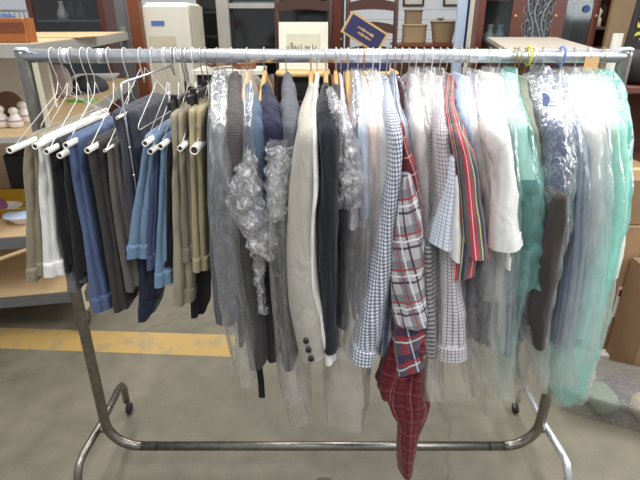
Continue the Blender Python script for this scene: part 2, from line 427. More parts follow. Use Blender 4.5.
# ------------------------------------------------------------------ the clothes rack
rack = thing('clothes_rack', 'silver steel rolling clothes rack carrying the whole row of hanging clothes', 'clothes rack', (0, 0, 0))
XL, XR = -.863, .885
obj('top_rail', MB().tube([(XL-.0, 0, RZ), (XR, 0, RZ)], RR, 20), 'chrome', rack, True, label='polished round top rail')
for X, e in ((XL, 1), (XR, -1)):
    pts = [Vector((X, 0, RZ+.016)), Vector((X, 0, RZ)), Vector((X, 0, 1.0)), Vector((X, 0, .30))]
    for k in range(1, 9):
        a = PI/2*k/8
        pts.append(Vector((X+e*.13*(1-math.cos(a)), 0, .28-.13*math.sin(a))))
    u = obj('upright', MB().tube(pts, .0195, 16), 'steel', rack, True)
    obj('end_cap', MB().lathe((X, 0, RZ+.014), [(.0205, 0), (.0205, .006), (.012, .010)], 16), 'chrome', u, True)
obj('bottom_rail', MB().tube([(XL+.13, 0, .15), (XR-.13, 0, .15)], .0185, 16), 'steel', rack, True)
m = MB()
for x in (XL+.19, XR-.19): m.tube([(x, 0, .15), (x+.004, 0, .15)], .0193, 16)
obj('joint_ring', m, 'rubber', rack, True)
for x in (hookx(64), hookx(100)): obj('rail_collar', MB().tube([(x-.012, 0, RZ), (x+.012, 0, RZ)], .0205, 18), 'chrome', rack, True)
for X, e in ((XL, -1), (XR, 1)):
    x = X+e*.036
    pts = [(x+e*.03, .345, .075), (x+e*.03, .345, .13), (x+e*.029, .34, .165), (x+e*.027, .325, .19), (x+e*.024, .29, .205), (x, .05, .235), (x-e*.0, -.12, .245), (x+e*.002, -.165, .235), (x+e*.004, -.19, .20), (x+e*.005, -.20, .15), (x+e*.005, -.20, .075)]
    ft = obj('foot', MB().tube(pts, .0155, 12), 'chrome' if e > 0 else 'steel', rack, True)
    for y, q in ((.345, .03), (-.20, .005)):
        cx = x+e*q
        cs = obj('caster', MB().lathe((cx, y+.012, .026), [(.018, -.011), (.026, -.009), (.026, .009), (.018, .011)], 18, 'x'), 'rubber', ft, True)
    obj('rail_collar', MB().tube([(X, 0, .235), (X+e*.036, 0, .237)], .011, 10), 'steel', rack, True)

# ------------------------------------------------------------------ trousers over tubes
def trousers(label, near, hems, mat, hem_y, Ytop=None, depth=.38, name='trousers', hanger=None, legs=2, amp=.004, zt=None, r=.0082, cat='trousers', hl='trouser', tube=True, Yn=-.20, cuff=True, tubeY=None):
    """near: rows of the near folded edge; two legs hang either side of the tube"""
    y0 = near[0][0]
    a = P(near[0][1], y0, Yn); b = P(near[0][2], y0, Yn); X = (a.x+b.x)/2
    t = thing(name, label, cat, (X, 0, a.z))
    mid = [(r_[0], (r_[1]+r_[2])/2) for r_ in near]
    ra = [(y, x, m_+ (x2-x)*.04) for (y, x, x2), (_, m_) in zip([q[:3] for q in near], mid)]
    rb = [(y, m_-(x2-x)*.04, x2) for (y, x, x2), (_, m_) in zip([q[:3] for q in near], mid)]
    # the top of the fold stays one width
    obj('trouser_leg', slab(ra, Yn, depth, amp=amp, pw=4, dY2=.13), mat, t, True)
    rb2 = [list(q) for q in rb]; rb2[-1][0] += hem_y
    obj('trouser_leg', slab([tuple(q) for q in rb2], Yn+.012, depth-.02, amp=amp, pw=4, dY2=.12), mat, t, True)
    if cuff:
        for rows_, Yk, leg in ((ra, Yn, 0), ([tuple(q) for q in rb2], Yn+.012, 1)):
            l, p = rows_[-1], rows_[-2]; f = 13/(l[0]-p[0])
            c1 = (l[0]-13, lerp(l[1], p[1], f)-.9, lerp(l[2], p[2], f)+.9); c2 = (l[0]+1, l[1]-.9, l[2]+.9)
            lg = [c for c in t.children if c.name.startswith('trouser_leg')][leg]
            obj('turned_hem', slab([c1, c2], Yk-.004, .138, nrow=5, amp=.0012, round_top=False, pw=4), mat, lg, True)
    if tube: tube_hanger(X, a.z-r*.6, hanger, r=r, mat='whitewire', Yn=tubeY or Yn-.045)
    return t
trousers('khaki trousers folded over the outermost hanger by the rack post', [(139, 22, 42), (170, 20, 44), (220, 23, 42), (282, 25, 44)], 0, 'khaki', -6, hanger='white paper tube hanger closest to the rack post holding khaki trousers', tubeY=-.31)
trousers('white trousers with a light hem, folded beside the khaki pair', [(141, 36, 50), (200, 37, 56), (250, 40, 60), (277, 42, 66)], 0, 'white', -3, hanger='white paper tube hanger holding the white trousers')
trousers('black trousers hanging beside the white pair', [(146, 46, 62), (200, 52, 70), (240, 57, 74), (274, 62, 76)], 0, 'black', -10, cuff=False, hanger='white paper tube hanger holding the first black trousers')
trousers('grey trousers showing only their hem below the black pairs', [(165, 56, 72), (230, 60, 76), (292, 66, 90)], 0, 'midgrey', -8, cuff=False, tube=False, depth=.3, Yn=-.18)
trousers('black trousers hanging against the bright blue pair', [(150, 60, 74), (200, 64, 80), (245, 70, 84), (280, 75, 88)], 0, 'black2', -7, cuff=False, hanger='small white paper tube hanger just before the bright blue trousers')
trousers('bright mid blue trousers with gathered hems hanging low', [(140, 64, 82), (180, 70, 86), (230, 79, 95), (280, 86, 104), (312, 91, 110)], 0, 'blue', -3, hanger='white paper tube hanger holding the bright blue trousers')
trousers('dark brown trousers hanging beside the bright blue pair', [(145, 84, 104), (200, 94, 112), (260, 104, 121), (313, 112, 128)], 0, 'brownblack', -4, cuff=False, hanger='white paper tube hanger holding the dark brown trousers')
trousers('grey brown trousers behind the thin upright rod', [(146, 104, 118), (200, 108, 128), (250, 116, 136), (292, 124, 142)], 0, 'greybrown', -5, cuff=False, hanger='wire hanger hidden in the grey brown trousers', r=.004)
trousers('charcoal grey trousers draped over a high bar near the upright rod', [(114, 108, 138), (150, 118, 142), (200, 122, 148), (250, 130, 148)], 0, 'charcoal', -8, cuff=False, hanger='high wire hanger carrying the draped charcoal trousers', r=.004, amp=.006)
trousers('dark indigo jeans hanging lowest under the pale jeans', [(148, 132, 148), (220, 133, 152), (280, 136, 158), (322, 137, 152)], 0, 'darkdenim', -8, tube=False, depth=.36, Yn=-.19)
trousers('pale blue jeans with a wide turned hem in front of the indigo jeans', [(138, 142, 158), (180, 136, 152), (220, 129, 149), (259, 125, 147)], 0, 'lightdenim', -1, hanger='white paper tube hanger holding the pale jeans with the wide hem', Yn=-.215)
trousers('mid blue jeans between the two pale blue pairs', [(146, 150, 160), (200, 148, 158), (240, 146, 156), (270, 146, 156)], 0, 'middenim', -4, hanger='white paper tube hanger holding the mid blue jeans')
trousers('pale blue jeans hanging next to the olive chinos', [(141, 160, 170), (200, 157, 168), (250, 154, 168), (287, 153, 172)], 0, 'lightdenim', -3, hanger='white paper tube hanger holding the pale jeans next to olive chinos')
trousers('narrow black trousers between pale jeans and olive chinos', [(146, 166, 176), (200, 165, 175), (268, 163, 174)], 0, 'black', -2, cuff=False, tube=False, Yn=-.19)
trousers('black trousers showing their hem below the taupe pair', [(150, 178, 190), (230, 184, 198), (318, 190, 204)], 0, 'black2', -3, cuff=False, tube=False, Yn=-.17)
trousers('olive beige chinos with crumpled hems hanging from a black clip', [(116, 168, 184), (160, 170, 186), (220, 171, 188), (270, 172, 194), (306, 172, 193)], 0, 'olive', -4, tube=False, depth=.30, amp=.006)
trousers('taupe trousers folded between olive chinos and tan trousers', [(143, 178, 190), (200, 180, 194), (262, 182, 196)], 0, 'taupe', -4, hanger='white paper tube hanger holding the taupe trousers')
trousers('yellowish tan trousers hanging from a black clip', [(112, 186, 203), (160, 188, 204), (220, 190, 206), (272, 192, 208)], 0, 'tan', -2, tube=False, depth=.30)
tube_hanger(P(196, 147, -.21).x+.004, P(196, 147, -.21).z, 'wide white paper tube hanger with an open dark end before the bagged clothes', r=.0125, Yn=-.25)
for px, y, l in ((178, 103, 'black clip hanger gripping the olive chinos'), (197, 97, 'black clip hanger gripping the tan trousers')):
    q = P(px-3, y, -.13); clip_hanger(q.x, q.z, l)
# swing-arm trouser hanger with an upright rod
a = P(121, 84, -.2); t = thing('swing_arm_hanger', 'tall chrome swing arm hanger with a thin upright rod', 'hanger', (a.x, 0, RZ))
hx = hookx(172); b = P(170, 66, 0)
obj('hook', MB().tube(hook_pts(hx)[:-1]+[b], .0022, 6), 'wire', t, True)
obj('swing_arm', MB().tube([b, (lerp(b.x, a.x, .5), -.1, lerp(b.z, a.z, .5)), a+Vector((.006, .02, .004)), a], .0028, 8), 'chrome', t, True)
e = P(117, 212, -.2); rod = obj('rod', MB().tube([a, a+Vector((-.002, 0, -.02)), Vector((a.x-.003, -.2, e.z))], .0026, 8), 'chrome', t, True)
for k in range(4): z = lerp(a.z, e.z, .25+.22*k); obj('rod_knob', MB().lathe((a.x-.003, -.2, z), [(.002, -.004), (.0045, 0), (.002, .004)], 8), 'chrome', rod, True)

# ------------------------------------------------------------------ shirts, jackets and bags
def garment(name, cat, label, px, mat, sleeves, hem=345, w=.03, Ys=-.275, dY=.105, hang=None, hl=None, coll=True, lean=0, cuffmat=None, amp=.005, cuff=False, lin=False):
    X = hookx(px)
    zb = P(320, hem, -.2).z
    t = thing(name, label, cat, (X, 0, RZ-.06))
    obj('body', body(X, zb, w), mat, t, True)
    if coll and cat == 'shirt': obj('collar', collar(X, min(w, .02)), mat, t, True)
    for i, rows in enumerate(sleeves):
        Yk = Ys+i*.02; sh = rows[0][0] <= 120
        if sh:
            r0 = rows[0]; w0 = (r0[2]-r0[1])/2
            if r0[0] < 104 and len(rows) > 1: rows = [(104,)+tuple(r0[1:])]+list(rows[1:])
            yt = 89 if hang == 'wood' else 76+(len(label)*7) % 6
            rows = [(yt, px-w0*.38-1, px+w0*.38+1), (yt+9, lerp(px, (r0[1]+r0[2])/2, .5)-w0*.66, lerp(px, (r0[1]+r0[2])/2, .5)+w0*.66)]+list(rows)
        s = obj('sleeve', slab(rows, Yk, dY, amp=amp, nrow=40, shoulder=sh, pw=2.3, lin=lin), mat, t, True)
        if cuff:
            l = rows[-1]; p = rows[-2]
            f = 14/(l[0]-p[0])
            l1 = (l[0]-14, lerp(l[1], p[1], f)-1, lerp(l[2], p[2], f)+1, l[3] if len(l) > 3 else 0)
            l2 = (l[0]+1, l[1]-1, l[2]+1, l[3] if len(l) > 3 else 0)
            obj('cuff', slab([l1, l2], Yk-.003, dY+.006, nrow=5, amp=.001, round_top=False), cuffmat or mat, s, True)
    # far sleeve hangs straight at the other shoulder
    far = sring(X, .21, w*.45, .05, 0, 14)
    rings = [[Vector((p.x, p.y, z)) for p in far] for z in [lerp(RZ-.17, zb+.12, k/12) for k in range(13)]]
    SEED[0] += 1; crumple(rings, SEED[0], .004); mm = MB(); mm.ring_loft(rings)
    obj('sleeve', mm, mat, t, True)
    if hang == 'wood': wood_hanger(X, hl)
    elif hang: wire_hanger(X, hl, hang, lean=lean)
    return t
def bag(label, rows, mat='film', **k):
    return obj('garment_bag', bagmesh(rows, **k), mat, None, True, label=label, cat='plastic bag')
G = garment
G('trousers', 'trousers', 'slate grey suit trousers inside a clear bag beside the wide paper tube', 217, 'slate', [[(100, 208, 222), (150, 205, 228), (200, 206, 230), (260, 208, 234), (326, 214, 236)]], 322, .034, hang='wire', hl='silver wire hanger above the clear bag of slate grey trousers', coll=False)
tw = G('tweed_jacket', 'jacket', 'brown grey fine checked jacket with a long sleeve hanging low', 232, 'tweed', [[(100, 226, 242), (120, 224, 246), (170, 222, 248), (230, 226, 256), (300, 236, 262), (350, 246, 266), (370, 249, 267, -8)]], 345, .03, hang='wire', hl='silver wire hanger of the brown grey checked jacket')
G('jacket', 'jacket', 'steel blue jacket beside the checked jacket', 247, 'steelblue', [[(100, 243, 261), (130, 244, 264), (180, 247, 267), (230, 250, 268)]], 330, .026, hang='wood', hl='wooden hanger at the steel blue jacket')
G('jacket', 'jacket', 'dark navy jacket with a smooth shoulder on a pale wooden hanger', 264, 'navy', [[(95, 259, 276), (120, 260, 280), (150, 262, 284), (184, 265, 284)]], 335, .03, hang='wood', hl='pale wooden hanger of the dark navy jacket')
G('suit', 'suit', 'dark charcoal suit with bagged trousers hanging under grey shoulders', 286, 'greywool', [[(98, 281, 296), (120, 281, 300), (150, 283, 305), (188, 284, 306)]], 300, .032, hang='wire', hl='silver wire hanger of the grey suit')
t = thing('trousers', 'dark charcoal trousers hanging below the navy jacket and crumpled film', 'trousers', (hookx(272), 0, RZ-.2))
obj('trouser_leg', slab([(160, 262, 276), (250, 262, 276), (320, 262, 278), (362, 264, 280)], -.22, .3), 'darkgrey', t, True)
obj('trouser_leg', slab([(160, 276, 292), (250, 277, 292), (320, 277, 294), (372, 280, 296)], -.225, .3), 'darkgrey', t, True)
strap = MB(); sp = [P(260, 345, -.25), P(259, 365, -.25), P(261, 382, -.252), P(262, 398, -.25)]
strap.ring_loft([[p+Vector((-.010, 0, 0)), p+Vector((.010, 0, 0)), p+Vector((.010, .004, 0)), p+Vector((-.010, .004, 0))] for p in sp])
obj('fabric_strap', strap, 'black', tw, label='short black cloth strap')
bz = G('blazer', 'jacket', 'light beige blazer with a long sleeve and three dark cuff buttons', 311, 'beige', [[(108, 301, 313), (125, 298, 316), (170, 290, 318), (220, 286, 317), (280, 286, 319), (330, 292, 327), (362, 301, 331, -12)]], 330, .03, hang='wood', hl='wooden hanger of the light beige blazer', amp=.002, Ys=-.35)
slv = [c for c in bz.children if c.name.startswith('sleeve')][0]
for px, py in ((306, 341), (308.5, 350), (311, 359)):
    q = P(px, py, -.358); obj('button', MB().lathe(q, [(.0035, -.004), (.0085, -.003), (.0085, .004), (.002, .006)], 14, 'y'), 'blackplastic', slv, True)
G('shirt', 'shirt', 'white shirt between beige blazer and midnight blazer, its cuff peeping out', 317, 'white', [[(120, 311, 317), (190, 312, 319), (225, 309, 316), (290, 310, 317), (325, 317, 328), (366, 322, 336)]], 320, .014, Ys=-.345, coll=True, hang='wire', hl='wire hanger of the white shirt by the beige blazer')
G('blazer', 'jacket', 'midnight navy blazer hanging next to the beige blazer', 326, 'midnight', [[(98, 316, 332), (120, 315, 335), (170, 318, 338), (220, 317, 338), (280, 318, 337), (355, 323, 338)]], 340, .026, hang='wood', hl='wooden hanger of the midnight navy blazer', Ys=-.35)
G('jacket', 'jacket', 'brownish grey jacket with rumpled clear film, on a wooden hanger', 336, 'browngrey', [[(100, 329, 343), (125, 329, 348), (150, 334, 350), (200, 336, 351), (280, 337, 350), (330, 338, 348)]], 330, .022, hang='wood', hl='wooden hanger of the brownish grey jacket')
G('shirt', 'shirt', 'lilac striped shirt beside the bare sloping wooden hanger', 341, 'lilac', [[(100, 340, 346), (130, 342, 350), (180, 344, 356), (230, 346, 358)]], 300, .014, hang='wire', hl='wire hanger of the lilac striped shirt')
wood_hanger(hookx(348), drop=.17, reach=.25, w=.014, label='bare pale wooden hanger sloping down between lilac and light blue shirts')
G('shirt', 'shirt', 'light blue shirt just past the bare wooden hanger', 358, 'lightblue', [[(100, 358, 365), (130, 361, 370), (170, 360, 371), (220, 362, 372)]], 320, .016, hang='wire', hl='wire hanger of the light blue shirt')
G('shirt', 'shirt', 'maroon shirt glimpsed deep behind the clear film', 352, 'maroon', [[(195, 348, 360), (230, 349, 361), (280, 350, 360)]], 300, .010, Ys=-.235, coll=False)
G('shirt', 'shirt', 'peach pink shirt with a pale short sleeve', 364, 'peach', [[(95, 363, 374), (120, 365, 382), (170, 368, 384), (220, 370, 384), (262, 368, 384)]], 320, .018, hang='gold_wire', hl='brass coloured wire hanger of the peach pink shirt')
G('shirt', 'shirt', 'white shirt under film, next to the peach pink shirt', 373, 'offwhite', [[(95, 372, 383), (140, 375, 392), (200, 377, 392), (300, 372, 388)]], 330, .018, hang='whitewire', hl='white wire hanger next to the peach pink shirt')
G('shirt', 'shirt', 'pale blue striped shirt hanging before the gingham shirt', 380, 'paleblue', [[(95, 378, 388), (140, 382, 396), (200, 384, 396)]], 330, .016, hang='whitewire', hl='white wire hanger of the pale blue striped shirt')
G('shirt', 'shirt', 'navy and white gingham shirt with a sleeve swinging outward', 387, 'gingham', [[(98, 385, 396), (130, 390, 404), (170, 390, 404), (215, 383, 400), (260, 375, 395), (300, 367, 389), (340, 357, 382), (366, 351, 374, 8)]], 330, .018, Ys=-0.350, hang='wire', hl='wire hanger of the navy gingham shirt', cuff=True)
G('shirt', 'shirt', 'blue shirt with narrow navy stripes behind the gingham sleeve', 395, 'navystripe', [[(98, 393, 402), (130, 398, 410), (190, 402, 412), (260, 390, 404), (330, 380, 398), (356, 378, 396)]], 340, .016, hang='wire', hl='wire hanger of the navy striped shirt')
pl = G('shirt', 'shirt', 'grey and white plaid shirt with its wide sleeve in front of the flannel', 402, 'plaid', [[(180, 403, 414), (210, 399, 421), (240, 395, 426), (290, 394, 428), (330, 398, 429)]], 330, .018, Ys=-0.365, hang='wire', hl='wire hanger of the grey and white plaid shirt')
G('shirt', 'shirt', 'red and navy plaid shirt tail hanging under the grey plaid sleeve', 405, 'plaidblue', [[(290, 398, 424), (330, 395, 428), (374, 400, 428, -14)]], 330, .010, Ys=-0.350, coll=False)
G('shirt', 'shirt', 'bright red plaid shirt sleeve above the grey plaid one', 409, 'redplaid', [[(128, 400, 406), (150, 400, 412), (170, 402, 418), (205, 407, 424), (238, 414, 427)]], 330, .014, Ys=-.33, hang='wire', hl='wire hanger of the bright red plaid shirt')
fl = G('flannel_shirt', 'shirt', 'dark red flannel shirt hanging lowest of all, past the bottom rail', 399, 'flannel', [[(335, 404, 428), (370, 400, 428), (396, 392, 428), (412, 392, 431), (422, 396, 428), (432, 400, 422), (455, 401, 418), (478, 402, 413)], [(345, 394, 410), (372, 386, 412), (396, 378, 410), (404, 380, 408, 10)]], 380, .010, Ys=-0.340, coll=False, amp=.008, lin=True)
G('shirt', 'shirt', 'white shirt in milky film beside the red plaid shirt', 416, 'offwhite', [[(98, 413, 424), (140, 414, 432), (200, 416, 434), (280, 416, 432)]], 340, .018, hang='whitewire', hl='white wire hanger of the bagged white shirt by the red plaid')
G('shirt', 'shirt', 'tan and grey fine check shirt hanging between milky bags', 424, 'tancheck', [[(98, 421, 430), (140, 424, 438), (200, 424, 438), (250, 424, 436), (290, 424, 436)]], 340, .016, hang='wire', hl='wire hanger of the tan fine check shirt')
G('shirt', 'shirt', 'grey shirt with dark crosswise stripes showing at its cuff', 428, 'greystripe', [[(250, 421, 436), (300, 423, 438), (357, 422, 439)]], 345, .012, coll=False, Ys=-0.340)
G('shirt', 'shirt', 'white shirt in milky film before the small check shirt', 432, 'white', [[(98, 429, 440), (140, 432, 447), (200, 436, 450)]], 330, .016, hang='whitewire', hl='white wire hanger before the small check shirt')
G('shirt', 'shirt', 'light grey small check shirt with a wide hanging cuff', 440, 'greycheck', [[(110, 437, 448), (200, 440, 458), (280, 443, 462), (320, 440, 468), (362, 437, 470)]], 345, .018, Ys=-0.345, hang='wire', hl='wire hanger of the light grey small check shirt', cuff=True)
G('shirt', 'shirt', 'pale blue gingham shirt with a pointed short sleeve', 447, 'palegingham', [[(162, 451, 457), (185, 447, 459), (215, 440, 459), (250, 432, 459, 6)]], 320, .012, Ys=-0.365, hang='wire', hl='wire hanger of the pale blue gingham shirt')
G('shirt', 'shirt', 'white shirt with a grey edged sleeve against the red striped shirt', 451, 'white', [[(180, 454, 460), (215, 452, 463), (262, 449, 463, 8)]], 320, .008, Ys=-0.370, coll=False)
G('striped_shirt', 'shirt', 'red grey and navy striped shirt with a broad short sleeve', 453, 'redstripe', [[(100, 448, 457), (130, 452, 467), (165, 457, 480), (200, 460, 485), (230, 462, 489), (260, 463, 493, 4)], [(180, 456, 476), (240, 452, 482), (280, 449, 478, -6)]], 330, .018, Ys=-0.375, hang='wire', hl='wire hanger of the red striped shirt', dY=.12)
G('shirt', 'shirt', 'light blue shirt in film just past the red striped shirt', 461, 'lightblue', [[(98, 459, 468), (140, 466, 478), (190, 474, 484)]], 330, .014, hang='wire', hl='wire hanger of the light blue shirt past the red stripes')
G('shirt', 'shirt', 'cream shirt in milky film beside the light blue shirt', 468, 'offwhite', [[(98, 466, 478), (140, 472, 486), (200, 478, 494)]], 330, .016, hang='gold_wire', hl='brass coloured wire hanger of the cream shirt')
G('shirt', 'shirt', 'lavender grey striped shirt under clear film', 476, 'lavender', [[(98, 474, 483), (150, 480, 494), (220, 480, 496), (270, 478, 496)]], 340, .014, hang='wire', hl='wire hanger of the lavender grey shirt')
G('shirt', 'shirt', 'dark mauve grey shirt hanging low under clear film', 480, 'darkmauve', [[(230, 475, 496), (290, 472, 494), (342, 474, 490)]], 342, .012, coll=False)
G('white_shirt', 'shirt', 'bright white shirt with a loose folded cuff', 490, 'white', [[(95, 487, 500), (130, 491, 513), (180, 497, 520), (215, 494, 523), (252, 492, 527, -3)], [(200, 500, 518), (240, 500, 514), (270, 505, 513)]], 330, .022, Ys=-0.370, hang='gold_wire', hl='brass coloured wire hanger of the bright white shirt', dY=.12)
G('shirt', 'shirt', 'off white shirt with a long rounded hem under clear film', 499, 'offwhite', [[(98, 497, 510), (200, 500, 520), (270, 496, 512), (320, 492, 510), (352, 494, 508)]], 345, .018, hang='wire', hl='wire hanger of the off white shirt with the rounded hem')
G('shirt', 'shirt', 'blue grey striped shirt hanging behind the long rounded hem', 506, 'bluestripe', [[(230, 508, 524), (290, 506, 522), (357, 503, 516)]], 345, .012, coll=False)
G('shirt', 'shirt', 'pale shirt in crumpled aqua film', 515, 'offwhite', [[(95, 509, 522), (130, 514, 535), (180, 518, 540)]], 330, .02, hang='gold_wire', hl='brass coloured wire hanger of the aqua bagged shirt')
G('shirt', 'shirt', 'sage green shirt hanging just past the aqua bag', 526, 'sage', [[(98, 524, 534), (140, 530, 542), (200, 534, 546), (290, 526, 540)]], 330, .014, hang='gold_wire', hl='brass coloured wire hanger with yellow tag, sage shirt below')
G('shirt', 'shirt', 'blue patterned shirt in bright crumpled film', 543, 'bluepattern', [[(95, 541, 560), (130, 548, 580), (180, 548, 580), (220, 546, 572), (270, 540, 564), (310, 532, 556), (345, 528, 548)]], 340, .03, hang='wire', hl='wire hanger of the blue patterned shirt')
G('shirt', 'shirt', 'dark brown shirt sleeve hanging between two blue shirts', 552, 'darkbrown', [[(200, 556, 572), (230, 550, 570), (270, 542, 564), (320, 533, 556), (350, 535, 548)]], 335, .014, Ys=-0.350, coll=False)
G('shirt', 'shirt', 'blue striped shirt in clear film past the dark brown sleeve', 561, 'bluestripe', [[(98, 560, 574), (150, 574, 594), (220, 572, 594), (290, 566, 590), (350, 556, 578)]], 345, .02, hang='wire', hl='wire hanger of the blue striped shirt')
G('shirt', 'shirt', 'white shirt in milky film past the blue striped shirt', 575, 'white', [[(95, 576, 592), (150, 586, 608), (220, 588, 610), (300, 580, 602), (340, 574, 592)]], 330, .026, hang='wire', hl='wire hanger of the white shirt past the blue stripes')
G('shirt', 'shirt', 'cream white shirt hanging before the mint bags', 588, 'offwhite', [[(95, 590, 604), (150, 598, 614), (220, 600, 616), (300, 592, 606), (350, 580, 597)]], 335, .024, hang='wire', hl='wire hanger of the cream white shirt before the mint bags')
G('shirt', 'shirt', 'pale green shirt inside the outermost mint bag', 602, 'palegreen', [[(95, 604, 622), (150, 612, 632), (220, 612, 632), (280, 602, 622)]], 300, .028, hang='gold_wire', hl='brass coloured wire hanger inside the outermost mint bag')
# bags
bag('clear film bag over the slate grey trousers, hanging low beside the checked jacket', [(70, 212, 222), (90, 205, 228), (150, 201, 232), (230, 203, 240), (300, 212, 244), (340, 226, 248), (378, 240, 250)], 'film_l', amp2=.005)
bag('bag film pushed up around the steel blue jacket shoulder', [(68, 240, 250), (100, 238, 256), (140, 238, 256), (200, 234, 262)], 'film', amp2=.004)
# crumpled lumps of film pushed up on the jackets
def lump(label, rows, Y, dY, mat='film_c', a2=.013):
    SEED[0] += 1; s = SEED[0]; rr = interp_rows(rows, 48, True); rings = []
    for y, xl, xr, _ in rr:
        a, b = P(xl, y, Y), P(xr, y, Y)
        rings.append(sring((a.x+b.x)/2, Y+dY/2, (b.x-a.x)/2, dY/2, a.z, 64, 2))
    for r in rings:
        c = sum(r, Vector())/len(r)
        for p in r:
            d = (p-c).normalized()
            v = abs(nz(p.x*22, p.y*22, p.z*22, s))*2-.3+.8*abs(nz(p.x*60, p.y*60, p.z*60, s))-.18
            p += d*a2*v+Vector((0, 0, a2*.6*nz(p.x*40, p.y*40, p.z*40, s+3)))
    mm = MB(); mm.ring_loft(rings, False, False)
    return obj('garment_bag', mm, mat, None, False, label=label, cat='plastic bag')
lump('bunched shiny film bag pushed up across checked and steel blue jackets', [(150, 246, 252), (175, 234, 258), (205, 225, 262), (228, 232, 272), (248, 246, 276), (262, 262, 274)], -.33, .10)
lump('bunched shiny film bag around the end of the navy sleeve', [(146, 268, 292), (175, 264, 294), (200, 264, 292), (222, 268, 288)], -.32, .10)
lump('twisted film tail hanging below the bunched bag in front of charcoal trousers', [(240, 250, 264), (270, 252, 264), (300, 256, 264), (316, 260, 266)], -.30, .05, 'film_c', .008)
bag('long clear film bag trailing below the charcoal trousers', [(140, 262, 294), (250, 262, 292), (340, 270, 296), (385, 280, 302), (424, 292, 308)], 'film_l', amp2=.005)
lump('rumpled film bag over the brownish grey jacket', [(92, 328, 334), (125, 330, 352), (150, 332, 360), (185, 332, 366), (210, 334, 362)], -.31, .10, 'film_c', .009)
bag('long clear film bag sagging to a point near the bottom rail', [(70, 352, 360), (120, 348, 372), (180, 344, 380), (260, 338, 378), (330, 334, 372), (395, 328, 368), (426, 332, 362)], 'film_l', ragged=.02, amp2=.005)
bag('milky film bag over the peach pink shirt', [(70, 362, 370), (100, 360, 382), (160, 362, 390), (230, 360, 388), (300, 352, 380), (360, 350, 376)], 'film')
bag('milky film bag over the white shirt next to the peach one', [(70, 371, 378), (100, 370, 388), (160, 374, 396), (250, 372, 392)], 'film_w')
bag('milky film bag over the white shirt by the red plaid shirt', [(68, 413, 420), (90, 408, 426), (140, 409, 434), (220, 412, 436), (300, 414, 438), (400, 424, 440)], 'film_w')
bag('milky film bag over the tan fine check shirt', [(68, 421, 428), (90, 418, 434), (140, 421, 442), (220, 424, 442), (300, 426, 440), (390, 428, 444)], 'film')
bag('milky film bag over the white shirt before the small check shirt', [(68, 430, 436), (90, 426, 442), (140, 430, 450), (220, 436, 452), (300, 440, 455)], 'film_w')
bag('clear film bag over the light grey small check shirt', [(68, 438, 446), (90, 434, 450), (150, 440, 462), (250, 444, 470), (340, 440, 472), (400, 446, 470)], 'film')
bag('clear film bag over the cream shirt past the red striped shirt', [(68, 465, 472), (90, 462, 478), (140, 468, 488), (220, 474, 500), (300, 470, 500), (380, 472, 500)], 'film')
bag('clear film bag over the lavender grey shirt', [(70, 474, 480), (90, 471, 486), (140, 476, 496), (220, 476, 500), (300, 472, 498), (410, 486, 505)], 'film')
bag('milky film bag over the bright white shirt', [(68, 488, 495), (90, 484, 502), (140, 490, 515), (200, 494, 522), (262, 490, 518), (300, 490, 514)], 'film_w')
bag('clear film bag over the rounded hem shirt', [(68, 498, 504), (90, 494, 512), (140, 500, 526), (220, 498, 530), (300, 490, 524), (360, 490, 518), (400, 496, 515)], 'film')
bag('crumpled aqua film bag bunched over the pale shirt', [(68, 511, 519), (90, 505, 525), (130, 508, 542), (180, 514, 552), (230, 520, 552), (290, 522, 546)], 'film_t', amp2=.007)
bag('aqua film tail hanging low past the rounded hem shirt', [(250, 516, 542), (320, 508, 530), (370, 500, 520), (398, 498, 514)], 'film_m')
bag('bright crumpled film bag over the blue patterned shirt', [(66, 538, 552), (90, 536, 566), (130, 538, 590), (180, 540, 592), (230, 540, 584), (300, 528, 566), (360, 526, 552), (392, 530, 548)], 'film_s', amp2=.008)
bag('clear film bag over the blue striped shirt', [(70, 558, 566), (95, 556, 576), (150, 566, 598), (230, 568, 598), (320, 552, 584), (380, 545, 570)], 'film')
bag('milky film bag over the white shirt past the blue stripes', [(68, 572, 580), (92, 572, 598), (140, 580, 612), (230, 584, 614), (320, 570, 602), (385, 560, 590)], 'film_w')
bag('milky film bag over the cream white shirt', [(68, 585, 593), (90, 586, 608), (140, 594, 618), (230, 596, 620), (320, 582, 608), (380, 566, 596)], 'film_w')
bag('inner mint film bag next to the cream white shirt', [(70, 596, 604), (88, 600, 622), (140, 606, 630), (230, 606, 632), (320, 586, 616), (402, 556, 588)], 'film_m')
bag('outermost mint film bag, hanging nearest the rack post', [(70, 608, 616), (86, 610, 630), (140, 618, 642), (220, 618, 640), (250, 608, 630), (300, 592, 613), (360, 574, 599), (398, 562, 584)], 'film_t')
# spare empty hangers between the clothes
k = 0
spare = [('wire', 62, 'silver wire hanger standing empty next to the rack post'), ('whitewire', 152, 'white wire hanger empty beside the fridge side of the clip hangers'),
         ('wire', 186, 'silver wire hanger crowded above the tan trousers'), ('wire', 206, 'silver wire hanger just before the first clear bag'),
         ('gold_wire', 519, 'brass coloured wire hanger crowded past the aqua bag'), ('wire', 534, 'silver wire hanger crowded before the blue patterned shirt')]
for mt, px, lb in spare: wire_hanger(hookx(px), lb, mt)
tagm = MB().box((hookx(526)-.008, -.025, RZ+.012), (hookx(526)+.008, -.021, RZ+.026))
tagm = MB().tube([(hookx(529), RR*1.35*math.cos(a), RZ+RR*1.35*math.sin(a)) for a in [2*PI*i/16 for i in range(17)]], .003, 6)
M['yellow'] = plain('yellow_plastic', col(214, 220, 60), .5); M['bluetag'] = plain('blue_plastic', col(90, 130, 210), .5)
obj('yellow_band', tagm, 'yellow', None, True, label='yellow band wrapped round the top rail over the sage shirt', cat='band')
